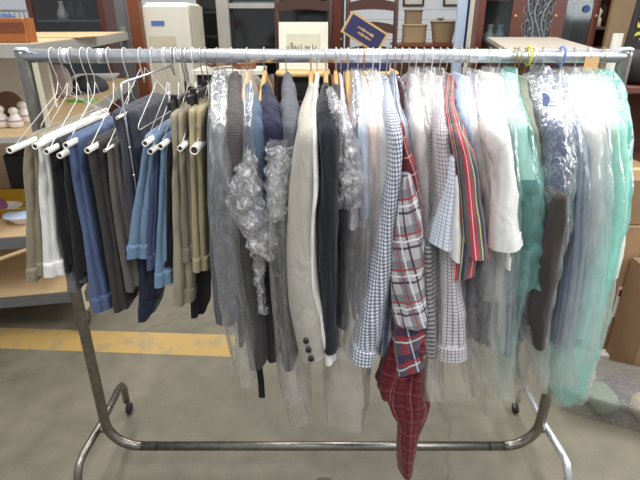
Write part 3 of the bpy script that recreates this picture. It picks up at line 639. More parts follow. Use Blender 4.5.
tagm = MB().tube([(hookx(562), RR*1.35*math.cos(a), RZ+RR*1.35*math.sin(a)) for a in [2*PI*i/16 for i in range(17)]], .003, 6)
obj('blue_band', tagm, 'bluetag', None, True, label='blue band wrapped round the top rail over the blue striped shirt', cat='band')
c = P(591, 64, -.02)
M['papertag'] = plain('paper_tag', col(214, 176, 120), .8)
obj('paper_tag', MB().box((c.x-.020, -.022, c.z-.016), (c.x+.020, -.020, c.z+.020)), 'papertag', None, label='small tan paper tag hanging under the rail by the mint bags', cat='tag')
# ------------------------------------------------------------------ the hall
def floor_mat():
    m, nt, b = newmat('concrete_floor')
    tc = N(nt, 'ShaderNodeTexCoord')
    n1 = N(nt, 'ShaderNodeTexNoise', Scale=1.3, Detail=8.0, Roughness=.6); n2 = N(nt, 'ShaderNodeTexNoise', Scale=9.0, Detail=6.0)
    n3 = N(nt, 'ShaderNodeTexNoise', Scale=120.0, Detail=2.0)
    for n in (n1, n2, n3): nt.links.new(tc.outputs['Object'], n.inputs['Vector'])
    k = math_n(nt, 'ADD', math_n(nt, 'MULTIPLY', n1.outputs[0], .5), math_n(nt, 'MULTIPLY', n2.outputs[0], .35))
    k = math_n(nt, 'ADD', k, math_n(nt, 'MULTIPLY', n3.outputs[0], .15))
    r = N(nt, 'ShaderNodeValToRGB'); nt.links.new(k, r.inputs[0])
    r.color_ramp.elements[0].position = .32; r.color_ramp.elements[0].color = col(92, 88, 76)
    r.color_ramp.elements[1].position = .68; r.color_ramp.elements[1].color = col(130, 124, 108)
    # cracks
    vo = N(nt, 'ShaderNodeTexVoronoi', Scale=.32, feature='DISTANCE_TO_EDGE')
    dn = N(nt, 'ShaderNodeTexNoise', Scale=3.0, Detail=4.0); nt.links.new(tc.outputs['Object'], dn.inputs['Vector'])
    ad = N(nt, 'ShaderNodeVectorMath', operation='ADD'); sc = N(nt, 'ShaderNodeVectorMath', operation='SCALE'); sc.inputs[3].default_value = .25
    nt.links.new(dn.outputs[1], sc.inputs[0]); nt.links.new(tc.outputs['Object'], ad.inputs[0]); nt.links.new(sc.outputs[0], ad.inputs[1]); nt.links.new(ad.outputs[0], vo.inputs['Vector'])
    cr = math_n(nt, 'MULTIPLY', math_n(nt, 'LESS_THAN', vo.outputs[0], .0022), .35)
    c1 = mixc(nt, cr, r.outputs[0], col(84, 78, 68))
    nt.links.new(c1, b.inputs['Base Color'])
    b.inputs['Roughness'].default_value = .55; b.inputs['Specular IOR Level'].default_value = .3
    bm = N(nt, 'ShaderNodeBump', Strength=.15, Distance=.003); nt.links.new(n2.outputs[0], bm.inputs['Height']); nt.links.new(bm.outputs[0], b.inputs['Normal'])
    return m
obj('floor', MB().box((-7, -4, -.05), (7, 9.2, 0)), floor_mat(), kind='structure')
def stripe_mat():
    m, nt, b = newmat('worn_yellow_paint')
    tc = N(nt, 'ShaderNodeTexCoord'); n1 = N(nt, 'ShaderNodeTexNoise', Scale=6.0, Detail=9.0, Roughness=.7); nt.links.new(tc.outputs['Object'], n1.inputs['Vector'])
    r = N(nt, 'ShaderNodeValToRGB'); nt.links.new(n1.outputs[0], r.inputs[0])
    r.color_ramp.elements[0].position = .36; r.color_ramp.elements[0].color = col(148, 132, 100)
    r.color_ramp.elements[1].position = .50; r.color_ramp.elements[1].color = col(174, 144, 84)
    nt.links.new(r.outputs[0], b.inputs['Base Color']); b.inputs['Roughness'].default_value = .6
    return m
a, b_, c, d = P(-60, 346, z=.001), P(235, 357, z=.001), P(235, 335, z=.001), P(-60, 326, z=.001)
m = MB(); m.ring_loft([[Vector((p.x, p.y, 0)) for p in (a, b_, c, d)], [Vector((p.x, p.y, .0012)) for p in (a, b_, c, d)]])
obj('floor_marking', m, stripe_mat(), kind='structure', label='worn yellow safety line painted on the concrete floor')
M['stain'] = plain('dark_stain', col(72, 62, 52), .5)
q = P(324, 478, z=0); m = MB(); rg = []
for z, s in ((0.0002, 1), (.001, .97)): rg.append([Vector((q.x+.035*s*math.cos(t)*(1+.3*nz(math.cos(t)*2, math.sin(t)*2, 0, 3)), q.y-.01+.014*s*math.sin(t)*(1+.4*nz(math.cos(t)*2, math.sin(t)*2, 1, 3)), z)) for t in [2*PI*i/20 for i in range(20)]])
m.ring_loft(rg); obj('floor_stain', m, 'stain', kind='structure', label='dark stain on the concrete floor before the rack')
def siding():
    m, nt, b = newmat('white_siding')
    tc = N(nt, 'ShaderNodeTexCoord'); sp = N(nt, 'ShaderNodeSeparateXYZ'); nt.links.new(tc.outputs['Object'], sp.inputs[0])
    fr = math_n(nt, 'FRACT', math_n(nt, 'DIVIDE', sp.outputs[2], .16))
    c = mixc(nt, math_n(nt, 'LESS_THAN', fr, .07), col(232, 236, 240), col(186, 192, 200))
    nt.links.new(c, b.inputs['Base Color']); b.inputs['Roughness'].default_value = .5
    return m
obj('wall_back', MB().box((-7, 8.0, 0), (7, 8.1, 3.6)), siding(), kind='structure')
# ------------------------------------------------------------------ more materials
for n_, c_, r_, me in (('ply', (206, 178, 136), .6, 0), ('shelfsteel', (176, 174, 166), .45, .3), ('greysteel', (126, 128, 130), .4, .6), ('cream', (222, 218, 204), .45, 0), ('creamy', (206, 198, 176), .5, 0),
                       ('drawer', (164, 98, 48), .4, 0), ('darkwood', (62, 34, 26), .4, 0), ('redwood', (98, 50, 36), .35, 0), ('brownwood', (118, 66, 38), .4, 0), ('midwood', (74, 44, 34), .4, 0), ('cab_dark', (30, 28, 28), .6, 0),
                       ('cardboard', (158, 126, 92), .8, 0), ('cardboard2', (146, 116, 84), .8, 0), ('rush', (206, 172, 116), .75, 0), ('mat', (226, 222, 206), .8, 0), ('print', (206, 204, 180), .8, 0), ('navybox', (46, 46, 92), .5, 0),
                       ('gold', (206, 172, 110), .5, 0), ('pink', (206, 140, 120), .5, 0), ('basket', (134, 112, 88), .8, 0), ('basket2', (150, 128, 96), .8, 0), ('rolled', (156, 122, 106), .7, 0), ('rolledark', (52, 40, 36), .8, 0),
                       ('paleblue_p', (190, 208, 232), .5, 0), ('deepblue', (44, 76, 130), .5, 0), ('greywood', (168, 160, 146), .6, 0), ('tanpanel', (140, 116, 88), .8, 0), ('owl', (52, 44, 34), .7, 0), ('poster', (30, 26, 22), .6, 0), ('yellowp', (206, 196, 60), .6, 0),
                       ('china', (226, 218, 208), .25, 0), ('chinadeco', (176, 150, 160), .4, 0), ('brownoval', (112, 80, 56), .5, 0), ('skin', (160, 90, 84), .6, 0), ('hair', (44, 34, 30), .8, 0), ('greendeco', (96, 200, 48), .5, 0), ('floral', (206, 188, 184), .8, 0),
                       ('capdark', (58, 60, 64), .7, 0), ('paperg', (168, 164, 156), .7, 0), ('trayyellow', (196, 156, 44), .5, 0), ('purple', (120, 70, 100), .6, 0), ('foamw', (228, 228, 224), .7, 0), ('labelw', (226, 224, 218), .6, 0), ('labelr', (130, 40, 40), .6, 0), ('labelg', (84, 92, 84), .7, 0),
                       ('bluetape', (84, 120, 180), .5, 0), ('lamp', (236, 230, 200), .5, 0), ('brick', (104, 62, 50), .8, 0), ('stuff1', (190, 130, 120), .8, 0), ('stuff2', (120, 150, 130), .8, 0), ('stuff3', (90, 84, 100), .8, 0), ('stuff4', (196, 180, 150), .8, 0)):
    M[n_] = plain(n_, col(*c_), r_, me, .12 if n_ not in ('cream', 'mat', 'foamw') else .04, 5, stretch=(1, 1, 1))
for w in ('drawer', 'redwood', 'brownwood', 'midwood', 'darkwood', 'ply', 'greywood'):
    M[w].node_tree.nodes['Mapping'].inputs['Scale'].default_value = (.6, 3, 6)
def glassm(name, tint, g=.12):
    m, nt, b = newmat(name); out = nt.nodes['Material Output']
    tr = N(nt, 'ShaderNodeBsdfTransparent'); tr.inputs[0].default_value = tint
    gl = N(nt, 'ShaderNodeBsdfGlossy'); gl.inputs['Roughness'].default_value = .08
    mx = N(nt, 'ShaderNodeMixShader'); mx.inputs[0].default_value = g
    nt.links.new(tr.outputs[0], mx.inputs[1]); nt.links.new(gl.outputs[0], mx.inputs[2]); nt.links.new(mx.outputs[0], out.inputs['Surface'])
    return m
M['glass'] = glassm('cabinet_glass', (.75, .8, .8, 1), .05); M['leaded'] = glassm('leaded_glass', (.75, .8, .76, 1), .16)
M['binp'] = film('bin_plastic', tint=(.82, .82, .80, 1), body=(.62, .60, .56, 1), base=.22, edge=.3, crink=0, gl=.3)
# ------------------------------------------------------------------ wheeled shelf rack beside the clothes
cr = Vector((-1.425, 1.1, 0)); ang = math.radians(10.7)
R_ = lambda u, v, z: Vector((cr.x+u*math.cos(ang)-v*math.sin(ang), cr.y+u*math.sin(ang)+v*math.cos(ang), z))
def rbox(u0, u1, v0, v1, z0, z1, bev=0):
    return MB().box((u0, v0, z0), (u1, v1, z1), rz=ang, org=(cr.x, cr.y, 0), bev=bev)
st = thing('shelf_trolley', 'tall grey steel shelf trolley with plywood shelves beside the trousers', 'shelf trolley', (cr.x, cr.y, 0))
WU = -1.5
for z, n in ((1.65, 0), (1.20, 1), (.64, 2), (.265, 3)):
    s = obj('shelf', rbox(WU, 0, 0, 2.88, z-.02, z), 'ply', st)
    e = rbox(-.012, .012, -.01, 2.9, z-.075, z-.004); 
    e2 = rbox(WU, .012, -.022, .0, z-(.03 if n == 1 else .065), z-.004); e.ring_loft([e2.v[:4], e2.v[4:8]])
    obj('edge_rail', e, 'shelfsteel' if n < 2 else 'greysteel', s)
for u, v in ((-.02, .0), (-.02, 2.88), (WU+.02, 0), (WU+.02, 2.88)):
    obj('post', rbox(u-.025, u+.025, v-.025, v+.025, .14, 1.60 if v < 1 else 1.70), 'creamy' if v < 1 else 'greysteel', st)
    q = R_(u-.02, v, .06)
    c_ = obj('caster', MB().lathe((q.x, q.y, .06), [(.03, -.02), (.058, -.018), (.06, 0), (.058, .018), (.03, .02)], 22, 'x'), 'rubber', st, True)
    obj('caster_fork', MB().box((q.x-.028, q.y-.02, .05), (q.x+.028, q.y+.02, .145)), 'greysteel', c_)
q0 = R_(-1.2, -.02, .27); q1 = R_(-.06, -.02, .62)
obj('brace', MB().tube([q0, q1], .012, 6), 'ply', st)
# on the top shelf
def T(name, label, cat, loc, group=None): return thing(name, label, cat, loc, group)
def on_shelf(x, y, z): return P(x, y, z=z)
base = P(16, 46, Y=1.18); bx = thing('wooden_box', 'orange brown open wooden box resting on top of the shelf trolley', 'box', (base.x, 1.3, 1.65))
xr = P(25, 30, Y=1.16).x; x0 = xr-.75; zt = 1.65+.115
obj('front_panel', MB().box((x0, 1.16, 1.651), (xr, 1.185, zt), bev=.004), 'drawer', bx)
obj('side_panel', MB().box((xr-.02, 1.186, 1.651), (xr, 1.24, zt)), 'drawer', bx); obj('side_panel', MB().box((x0, 1.186, 1.651), (x0+.02, 1.24, zt)), 'drawer', bx)
obj('back_panel', MB().box((x0, 1.241, 1.651), (xr, 1.26, zt)), 'drawer', bx); obj('bottom_panel', MB().box((x0+.021, 1.186, 1.655), (xr-.021, 1.239, 1.665)), 'ply', bx)
obj('groove_moulding', MB().box((x0, 1.152, 1.70), (xr, 1.159, 1.745)), 'brownwood', bx)
cb = MB().box((-1.95, 1.9, 1.651), (-1.55, 2.5, 1.656)); obj('cardboard_sheet', cb, 'rush', label='thin flat cardboard sheet lying on the trolley top', cat='cardboard sheet')
# wire basket of linens behind the drawer
wb = thing('wire_basket', 'wire basket behind the orange brown wooden box on the trolley top', 'basket', (-2.45, 2.6, 1.65))
X0, X1, Y0, Y1, Z0, Z1 = -2.86, -2.28, 2.35, 2.75, 1.652, 1.82
m = MB()
for z in (Z0+.004, (Z0+Z1)/2, Z1): m.tube([(X0, Y0, z), (X1, Y0, z), (X1, Y1, z), (X0, Y1, z), (X0, Y0, z)], .005, 6)
for i in range(14): x = lerp(X0, X1, i/13); m.tube([(x, Y0, Z0), (x, Y0, Z1)], .003, 5)
for i in range(7): y = lerp(Y0, Y1, i/6); m.tube([(X1, y, Z0), (X1, y, Z1)], .003, 5)
obj('wire_frame', m, 'greysteel', wb)
def pillow(name, c, hx, hy, hz, mat, label, cat, seed=1, parent=None):
    rings = []
    for k in range(9):
        t = -1+2*k/8; s = math.sqrt(max(.03, 1-t*t*.95))
        rings.append([p+Vector((0, 0, .12*hz*nz(p.x*9, p.y*9, t, seed))) for p in sring(c[0], c[1], hx*(.55+.45*s), hy*(.55+.45*s), c[2]+t*hz, 24, 3.2)])
    m = MB(); m.ring_loft(rings); return obj(name, m, mat, parent, True, **({'label': label, 'cat': cat} if not parent else {}))
pillow('folded_linen', (-2.72, 2.55, 1.77), .13, .16, .11, 'mat', 'white folded linen heaped in the wire basket', 'linen', 2)
pillow('folded_linen', (-2.43, 2.55, 1.73), .13, .16, .07, 'deepblue', 'blue folded cloth heaped in the wire basket', 'linen', 4)
# second shelf
zs = 1.201
def vase(x, y, h, label, body_='china'):
    q = P(x, y, z=zs); t = thing('ceramic_figurine', label, 'figurine', (q.x, q.y, zs))
    obj('figure_body', MB().lathe((q.x, q.y, zs), [(h*.30, 0), (h*.36, h*.1), (h*.34, h*.35), (h*.2, h*.6), (h*.16, h*.66), (h*.22, h*.74), (h*.23, h*.86), (h*.14, h*.97), (h*.03, h)], 18), body_, t, True)
    obj('painted_band', MB().lathe((q.x, q.y, zs), [(h*.355, h*.30), (h*.358, h*.34), (h*.345, h*.38)], 18), 'chinadeco', t, True)
vase(3, 127, .12, 'white ceramic figurine at the trolley shelf edge, partly out of view')
vase(17, 127, .11, 'white ceramic figurine standing singly before the brown oval plaque')
vase(26, 122, .12, 'white ceramic figurine just behind the rack post')
vase(44, 115, .09, 'white ceramic figurine behind the steel shelf post')
q = P(11, 116, z=zs)
ov = thing('oval_plaque', 'brown oval wooden plaque leaning behind the white figurines', 'plaque', (q.x, q.y, zs))
obj('plaque_board', MB().prism([(.085*math.cos(t), .075+.075*math.sin(t)) for t in [2*PI*i/24 for i in range(24)]], (0, .02, 0), (q.x, q.y, zs)), 'brownoval', ov)
obj('stand', MB().box((q.x-.04, q.y-.02, zs), (q.x+.04, q.y+.035, zs+.012)), 'darkwood', ov)
q = P(18, 93, z=zs)
dl = thing('porcelain_bust', 'dark haired painted bust figure behind the rack post', 'figurine', (q.x, q.y, zs))
obj('torso', MB().lathe((q.x, q.y, zs), [(.07, 0), (.10, .05), (.09, .12), (.035, .16)], 18), 'skin', dl, True)
obj('head', MB().lathe((q.x, q.y, zs+.15), [(.02, 0), (.05, .03), (.06, .08), (.045, .13), (.01, .15)], 18), 'skin', dl, True)
obj('hair', MB().lathe((q.x-.008, q.y+.015, zs+.19), [(.05, 0), (.068, .05), (.055, .11), (.01, .13)], 18), 'hair', dl, True)
q = P(52, 98, z=zs); t_ = pillow('floral_cushion', (q.x+.02, q.y+.05, zs+.12), .13, .05, .12, 'floral', 'pale floral cushion standing on the trolley shelf beyond the post', 'cushion', 3)
q = P(86, 92, z=zs)
cp = thing('dark_hat', 'dark grey peaked hat lying on the trolley shelf behind the bright green object', 'hat', (q.x, q.y, zs))
obj('crown', MB().lathe((q.x, q.y+.1, zs), [(.14, 0), (.15, .03), (.13, .08), (.07, .12), (.01, .13)], 22), 'capdark', cp, True)
obj('peak', MB().prism([(.15*math.cos(t)*1.0, .22*math.sin(t)) for t in [PI+PI*i/14 for i in range(15)]], (0, 0, .01), (q.x, q.y+.02, zs+.002), (1, 0, 0), (0, 1, 0)), 'capdark', cp)
q = P(95, 78, z=zs); obj('paper_folder', MB().box((-.22, -.3, 0), (.22, .3, .02), rz=.25, org=(q.x, q.y, zs), bev=.003), 'paperg', label='grey paper folder lying deep on the trolley shelf behind the hat', cat='folder')
q = P(82, 102, z=zs); m = MB()
m.prism([(-.1, -.02), (-.06, .03), (-.01, .02), (.03, .05), (.11, .035), (.05, .0), (.08, -.03), (0, -.025)], (0, 0, .018), (q.x, q.y, zs), (1, 0, 0), (0, 1, 0))
obj('green_toy', m, 'greendeco', label='bright green flat plastic object on the trolley shelf', cat='toy')
q = P(22, 56, Y=2.6); obj('foam_board', MB().box((-2.6, 2.0, zs), (-1.83, 2.03, 1.62)), 'mat', label='large off white board leaning at the back of the trolley shelf', cat='board')
# third shelf
z3 = .641
q = P(14, 216, z=z3); ty = thing('yellow_tray', 'mustard yellow tray on the trolley shelf beside the khaki trousers', 'tray', (q.x, q.y, z3))
m = MB(); m.ring_loft([sring(q.x-.12, q.y+.12, a_, b2, z3+h, 28, 4) for a_, b2, h in ((.24, .16, 0), (.28, .2, .07), (.29, .21, .075), (.27, .19, .07), (.235, .155, .01))])
obj('tray_body', m, 'trayyellow', ty, True)
q2 = P(4, 207, z=z3+.05); obj('small_plate', MB().lathe((q2.x, q2.y+.02, z3+.025), [(.05, 0), (.09, .02), (.092, .024), (.05, .006)], 24), 'china', label='small grey white plate lying in the mustard yellow tray', cat='plate')
q = P(24, 222, z=z3); bw = thing('china_bowl', 'white patterned china bowl beside the mustard yellow tray', 'bowl', (q.x, q.y, z3))
obj('bowl_body', MB().lathe((q.x, q.y, z3), [(.05, 0), (.055, .008), (.095, .05), (.10, .055), (.092, .055), (.05, .014), (.01, .012)], 26), 'china', bw, True)
obj('rim_band', MB().lathe((q.x, q.y, z3), [(.101, .051), (.1025, .054), (.101, .0565)], 26), 'paleblue_p', bw, True)
obj('storage_bin', MB().box((-2.1, 1.7, z3), (-1.62, 2.3, z3+.3), bev=.01), 'cab_dark', label='dark storage box deep on the trolley shelf behind the tray', cat='box')
pillow('purple_cloth', (-2.1, 1.36, z3+.20), .14, .12, .05, 'purple', 'purple cloth heaped at the edge of the trolley shelf', 'cloth', 6).location.z -= .15
# ------------------------------------------------------------------ far furniture
def cabinet(name, label, x0, x1, Y, d, h, frame, inner, rows=(), sash='glass', doors=1, shelfmat=None, items=True, leaded=False, zfrom=.5):
    t = thing(name, label, 'display cabinet', ((x0+x1)/2, Y, 0)); w = .07
    m = MB().box((x0, Y, 0), (x1, Y+d, zfrom)); 
    obj('base_box', m, frame, t)
    obj('side_panel', MB().box((x0, Y, zfrom), (x0+.03, Y+d, h)), frame, t); obj('side_panel', MB().box((x1-.03, Y, zfrom), (x1, Y+d, h)), frame, t)
    obj('back_panel', MB().box((x0+.03, Y+d-.02, zfrom), (x1-.03, Y+d, h)), inner, t)
    obj('crown_moulding', MB().box((x0-.03, Y-.03, h), (x1+.03, Y+d, h+.06), bev=.01), frame, t)
    for z in rows: obj('shelf', MB().box((x0+.03, Y+.03, z-.012), (x1-.03, Y+d-.02, z+.012)), shelfmat or frame, t)
    dw = (x1-x0)/doors
    for i in range(doors):
        a_, b2 = x0+i*dw, x0+(i+1)*dw
        m = MB()
        for bb in (((a_, zfrom), (a_+w, h)), ((b2-w, zfrom), (b2, h)), ((a_+w, zfrom), (b2-w, zfrom+w)), ((a_+w, h-w), (b2-w, h))): m.box((bb[0][0], Y-.02, bb[0][1]), (bb[1][0], Y-.001, bb[1][1]))
        dr = obj('door', m, frame, t)
        obj('pane', MB().box((a_+w, Y-.012, zfrom+w), (b2-w, Y-.008, h-w)), sash, dr)
        obj('handle', MB().lathe((b2-w/2, Y-.021, (h+zfrom)/2), [(.012, -.02), (.008, 0)], 10, 'y'), 'gold', dr)
        if leaded and i == leaded-1:
            m = MB()
            zc, xc = h-.50, (a_+b2)/2
            for gx in range(7):
                xx = lerp(a_+w+.01, b2-w-.01, gx/6)
                for k in range(14):
                    zz = lerp(h-1.1, h-.09, k/13); s = 1 if (gx+k) % 2 else -1; g_ = .034
                    m.tube([(xx, Y-.016, zz), (xx+s*g_, Y-.016, zz+.03), (xx+s*g_*.9, Y-.016, zz+.065), (xx, Y-.016, zz+.08), (xx-s*g_*.25, Y-.016, zz+.04), (xx, Y-.016, zz)], .006, 5)
            for q in range(3):
                m.tube([(lerp(a_+w, b2-w, .2+.3*q)+.05*math.sin(k*.9+q), Y-.018, lerp(h-1.1, h-.08, k/12)) for k in range(13)], .012, 5)
            obj('leading', m, 'greysteel', dr, label='silvery leaf shaped leading')
    return t
def items_on(z, xs, Y, hs, mat_list, kindn, lab, grp):
    for i, (x, h) in enumerate(zip(xs, hs)):
        mt = mat_list[i % len(mat_list)]
        o = obj(kindn, MB().lathe((x, Y, z), [(h*.3, 0), (h*.35, h*.3), (h*.2, h*.6), (h*.12, h*.8), (h*.18, h)], 14), mt, None, True, label=lab, cat='ornament', group=grp)
X = lambda px, Y: P(px, 20, Y=Y).x
cabinet('display_cabinet', 'brown glazed display cabinet far behind the trolley top', X(30, 5.4), X(106, 5.4), 5.4, .5, 2.3, 'redwood', 'midwood', (1.25, 1.75), shelfmat='greysteel', zfrom=.9)
items_on(1.765, [X(62, 5.6), X(72, 5.6), X(82, 5.6)], 5.65, (.22, .3, .25), ['china', 'glass', 'capdark'], 'vase', 'small vase in the brown cabinet behind the trolley top', 'vases in the cabinet behind the trolley')
# timber post and metal posts
obj('timber_post', MB().box((X(130, 4.2), 4.15, 0), (X(142, 4.2), 4.27, 2.9), bev=.008), 'brownwood', label='reddish brown timber post standing before the old fridge', cat='post')
obj('metal_post', MB().box((X(118, 5.0), 4.95, 0), (X(127, 5.0), 5.05, 2.9)), 'greysteel', label='grey metal post standing behind the trolley corner', cat='post')
# fridge
fx0, fx1, fy = X(143, 4.3), X(190, 4.3), 4.3
fr = thing('old_fridge', 'old cream white fridge with rounded edges and blue tape behind the rail', 'fridge', ((fx0+fx1)/2, fy, 0))
obj('fridge_body', MB().box((fx0, fy, .05), (fx1, fy+.62, 1.93), bev=.03), 'cream', fr)
obj('fridge_side', MB().box((fx1-.0, fy+.02, .08), (fx1+.012, fy+.6, 1.9)), 'creamy', fr)
dr = obj('door', MB().box((fx0+.005, fy-.05, .12), (fx1-.005, fy-.004, 1.90), bev=.015), 'cream', fr)
obj('blue_tape', MB().box((fx0+.10, fy-.054, 1.70), (fx0+.24, fy-.0505, 1.75)), 'bluetape', dr)
obj('door_inset', MB().box((fx0+.06, fy-.055, .6), (fx1-.16, fy-.0505, 1.6)), 'creamy', dr)
obj('latch', MB().box((fx1-.10, fy-.075, 1.1), (fx1-.07, fy-.0505, 1.35), bev=.006), 'chrome', dr)
fo = [obj('foot', MB().lathe((x, y, 0), [(.02, 0), (.02, .05)], 10), 'rubber', fr) for x, y in ((fx0+.06, fy+.06), (fx1-.06, fy+.06), (fx0+.06, fy+.55), (fx1-.06, fy+.55))]
cabinet('display_cabinet', 'narrow dark glazed cabinet standing beside the old fridge', X(198, 5.6), X(222, 5.6), 5.6, .45, 2.5, 'darkwood', 'cab_dark', (1.55, 1.85), shelfmat='greysteel', zfrom=.6)
cabinet('display_cabinet', 'wide black display cabinet with a silver shelf bar behind the rolled rug', X(228, 5.0), X(344, 5.0), 5.0, .5, 2.5, 'cab_dark', 'cab_dark', (1.4, 1.95), shelfmat='shelfsteel', zfrom=.6, doors=2)
obj('metal_post', MB().box((X(217, 4.9), 4.9, 0), (X(229, 4.9), 4.98, 2.9)), 'shelfsteel', label='pale aluminium post beside the wide black display cabinet', cat='post')
obj('cabinet_bar', MB().box((X(229, 4.9), 4.93, 1.885), (X(275, 4.9), 4.965, 1.94)), 'shelfsteel', label='silver horizontal bar across the wide black display cabinet', cat='bar')
# long table with chairs on it
tz = .90
tb = thing('long_table', 'long dark table carrying the ladder back chairs behind the rack', 'table', (0, 3.0, 0))
tx0, tx1 = X(186, 2.6), X(425, 2.6)
obj('tabletop', MB().box((tx0, 2.45, tz-.04), (tx1, 3.35, tz), bev=.006), 'midwood', tb)
for x, y in ((tx0+.06, 2.52), (tx1-.06, 2.52), (tx0+.06, 3.28), (tx1-.06, 3.28)): obj('leg', MB().box((x-.035, y-.035, 0), (x+.035, y+.035, tz-.041)), 'darkwood', tb)
def chair(x0p, x1p, label, Y=2.95):
    xa, xb = X(x0p, Y), X(x1p, Y); t = thing('ladder_back_chair', label, 'chair', ((xa+xb)/2, Y-.2, tz)); sz = 1.36
    m = MB()
    for s in (0, 1): pass
    for x, s in ((xa, 1), (xb, -1)):
        bp = [(x, Y+.02, tz+.001), (x, Y, sz), (x, Y+.01, 1.75), (x, Y+.06, 2.32)]
        obj('back_post', MB().tube(bp, [.017, .02, .02, .015], 12), 'midwood', t, True)
        obj('leg', MB().tube([(x-s*.02, Y-.42, tz+.001), (x-s*.02, Y-.42, sz+.01)], [.016, .02], 12), 'midwood', t, True)
    for z in (1.50, 1.68, 1.85, 2.03, 2.2):
        p = []; n_ = 14
        for i in range(n_+1): u = i/n_; p.append((lerp(xa, xb, u), z+.035+.03*math.sin(PI*u)))
        for i in range(n_, -1, -1): u = i/n_; p.append((lerp(xa, xb, u), z-.03+.018*math.sin(PI*u)))
        obj('back_slat', MB().prism(p, (0, .014, 0), (0, Y-.005, 0)), 'midwood', t)
    m = MB(); m.ring_loft([sring((xa+xb)/2, Y-.21, (xb-xa)/2+a_, .225+a_, z, 28, 6) for a_, z in ((-.01, sz-.01), (.0, sz), (.0, sz+.018), (-.02, sz+.026))])
    obj('rush_seat', m, 'rush', t, True)
    for z, y in ((1.02, Y-.42), (1.16, Y-.42)): obj('rung', MB().tube([(xa+.02, y, z), (xb-.02, y, z)], .011, 8), 'midwood', t, True)
    for x in (xa+.01, xb-.01): obj('rung', MB().tube([(x, Y-.42, 1.1), (x, Y+.01, 1.1)], .011, 8), 'midwood', t, True)
    return t
chair(277, 330, 'dark ladder back chair with rush seat holding the framed print')
chair(348, 396, 'brown ladder back chair with rush seat holding the navy box')
obj('timber_post', MB().box((X(333, 3.5), 3.5, 0), (X(341, 3.5), 3.56, 2.9)), 'redwood', label='slim red brown upright between the two ladder back chairs', cat='post')
# framed print leaning on the first chair
zf = 1.388; yb = 2.72
fp = thing('framed_print', 'cream framed print with a faint skyline leaning on the first chair back', 'picture', (X(303, yb), yb, zf))
xa, xb = P(279, 30, Y=2.8).x, P(328, 30, Y=2.8).x
Ht = .36; tl = math.radians(12)
ux, uy = (1, 0, 0), (0, math.sin(tl), math.cos(tl))
nrm = Vector((0, -math.cos(tl), math.sin(tl)))
def rect(a_, b2, c2, d2, th, mat, par, name, off=0, **k):
    return obj(name, MB().prism([(a_, c2), (b2, c2), (b2, d2), (a_, d2)], nrm*th, Vector((0, yb, zf))+nrm*off, ux, uy), mat, par, **k)
rect(xa, xb, 0, Ht, .012, 'mat', fp, 'frame'); rect(xa+.03, xb-.03, .03, Ht-.03, .002, 'mat', fp, 'mount', .0125)
rect(xa+.06, xb-.06, .06, Ht-.09, .002, 'print', fp, 'print_sheet', .015)
sk = MB()
for i in range(22):
    x = lerp(xa+.07, xb-.08, i/21); hh = .02+.05*abs(nz(i*.7, 0, 0, 9))*2
    sk.prism([(x, .13), (x+.007, .13), (x+.007, .13+hh), (x, .13+hh)], nrm*.001, Vector((0, yb, zf))+nrm*.0175, ux, uy)
obj('skyline_drawing', sk, 'brownoval', fp)
# second rush seat visible past it, navy box tilted on the second chair
Yb = 2.62; c0 = P(365, 33, Y=Yb)
r_ = math.radians(-30)
bxu, bxv = Vector((math.cos(r_), 0, math.sin(r_))), Vector((-math.sin(r_), 0, math.cos(r_)))
nb = thing('game_box', 'navy and gold box tilted against the second ladder back chair', 'box', (c0.x, Yb, 1.42))
W2, H2, D2 = .165, .085, .08
def brect(a_, b2, c2, d2, y0, y1, mat, name, par=None):
    return obj(name, MB().prism([(a_, c2), (b2, c2), (b2, d2), (a_, d2)], (0, y1-y0, 0), (c0.x, y0, c0.z), bxu, bxv), mat, par or nb)
brect(-W2, W2, -H2, H2, Yb, Yb+D2, 'rush', 'box_body')
fpn = brect(-W2+.015, W2-.02, -H2+.015, H2-.015, Yb-.003, Yb-.0005, 'navybox', 'navy_panel')
lt = MB()
rnd = random.Random(4)
for row, zz in ((0, .012), (1, -.022)):
    x = -.07+row*.02
    while x < .055:
        w_ = rnd.uniform(.008, .016); h_ = rnd.uniform(.010, .022)
        lt.prism([(x, zz-h_/2), (x+w_, zz-h_/2), (x+w_, zz+h_/2), (x, zz+h_/2)], (0, .001, 0), (c0.x, Yb-.0045, c0.z), bxu, bxv); x += w_+.004
obj('gold_lettering', lt, 'gold', fpn)
lo = P(372, 49, Y=Yb)
obj('bottle_crate', MB().box((c0.x-.22, Yb-.02, 1.389), (c0.x+.2, Yb+.20, 1.47), bev=.004), 'navybox', label='low dark blue tray under the tilted navy and gold box', cat='tray')
# rolled rug and wooden piece on a light board
rz_ = 1.40
obj('light_board', MB().box((X(192, 2.7), 2.5, rz_-.03), (X(262, 2.7), 2.95, rz_)), 'cream', label='pale board lying across the stacked boxes under the rolled rug', cat='board')
bl = thing('stacked_crate', 'dark crate standing on the long table under the pale board', 'crate', (X(226, 2.7), 2.7, tz))
obj('crate_body', MB().box((X(196, 2.7), 2.55, tz+.001), (X(256, 2.7), 2.92, rz_-.031), bev=.005), 'cab_dark', bl)
obj('crate_slat', MB().box((X(196, 2.7), 2.53, tz+.2), (X(256, 2.7), 2.549, tz+.26)), 'darkwood', bl)
q = P(218, 40, Y=2.6)
rr_ = thing('rolled_rug', 'dusty pink brown rolled rug with a dark open end on the pale board', 'rug', (q.x, 2.6, rz_))
pts = [];
for k in range(40):
    a_ = k/39*PI*4.6; rad = .025+.05*k/39; pts.append((rad*math.cos(a_), rad*math.sin(a_)))
outer = [(p[0], p[1]) for p in pts]; inner = [(p[0]*.88, p[1]*.88) for p in reversed(pts)]
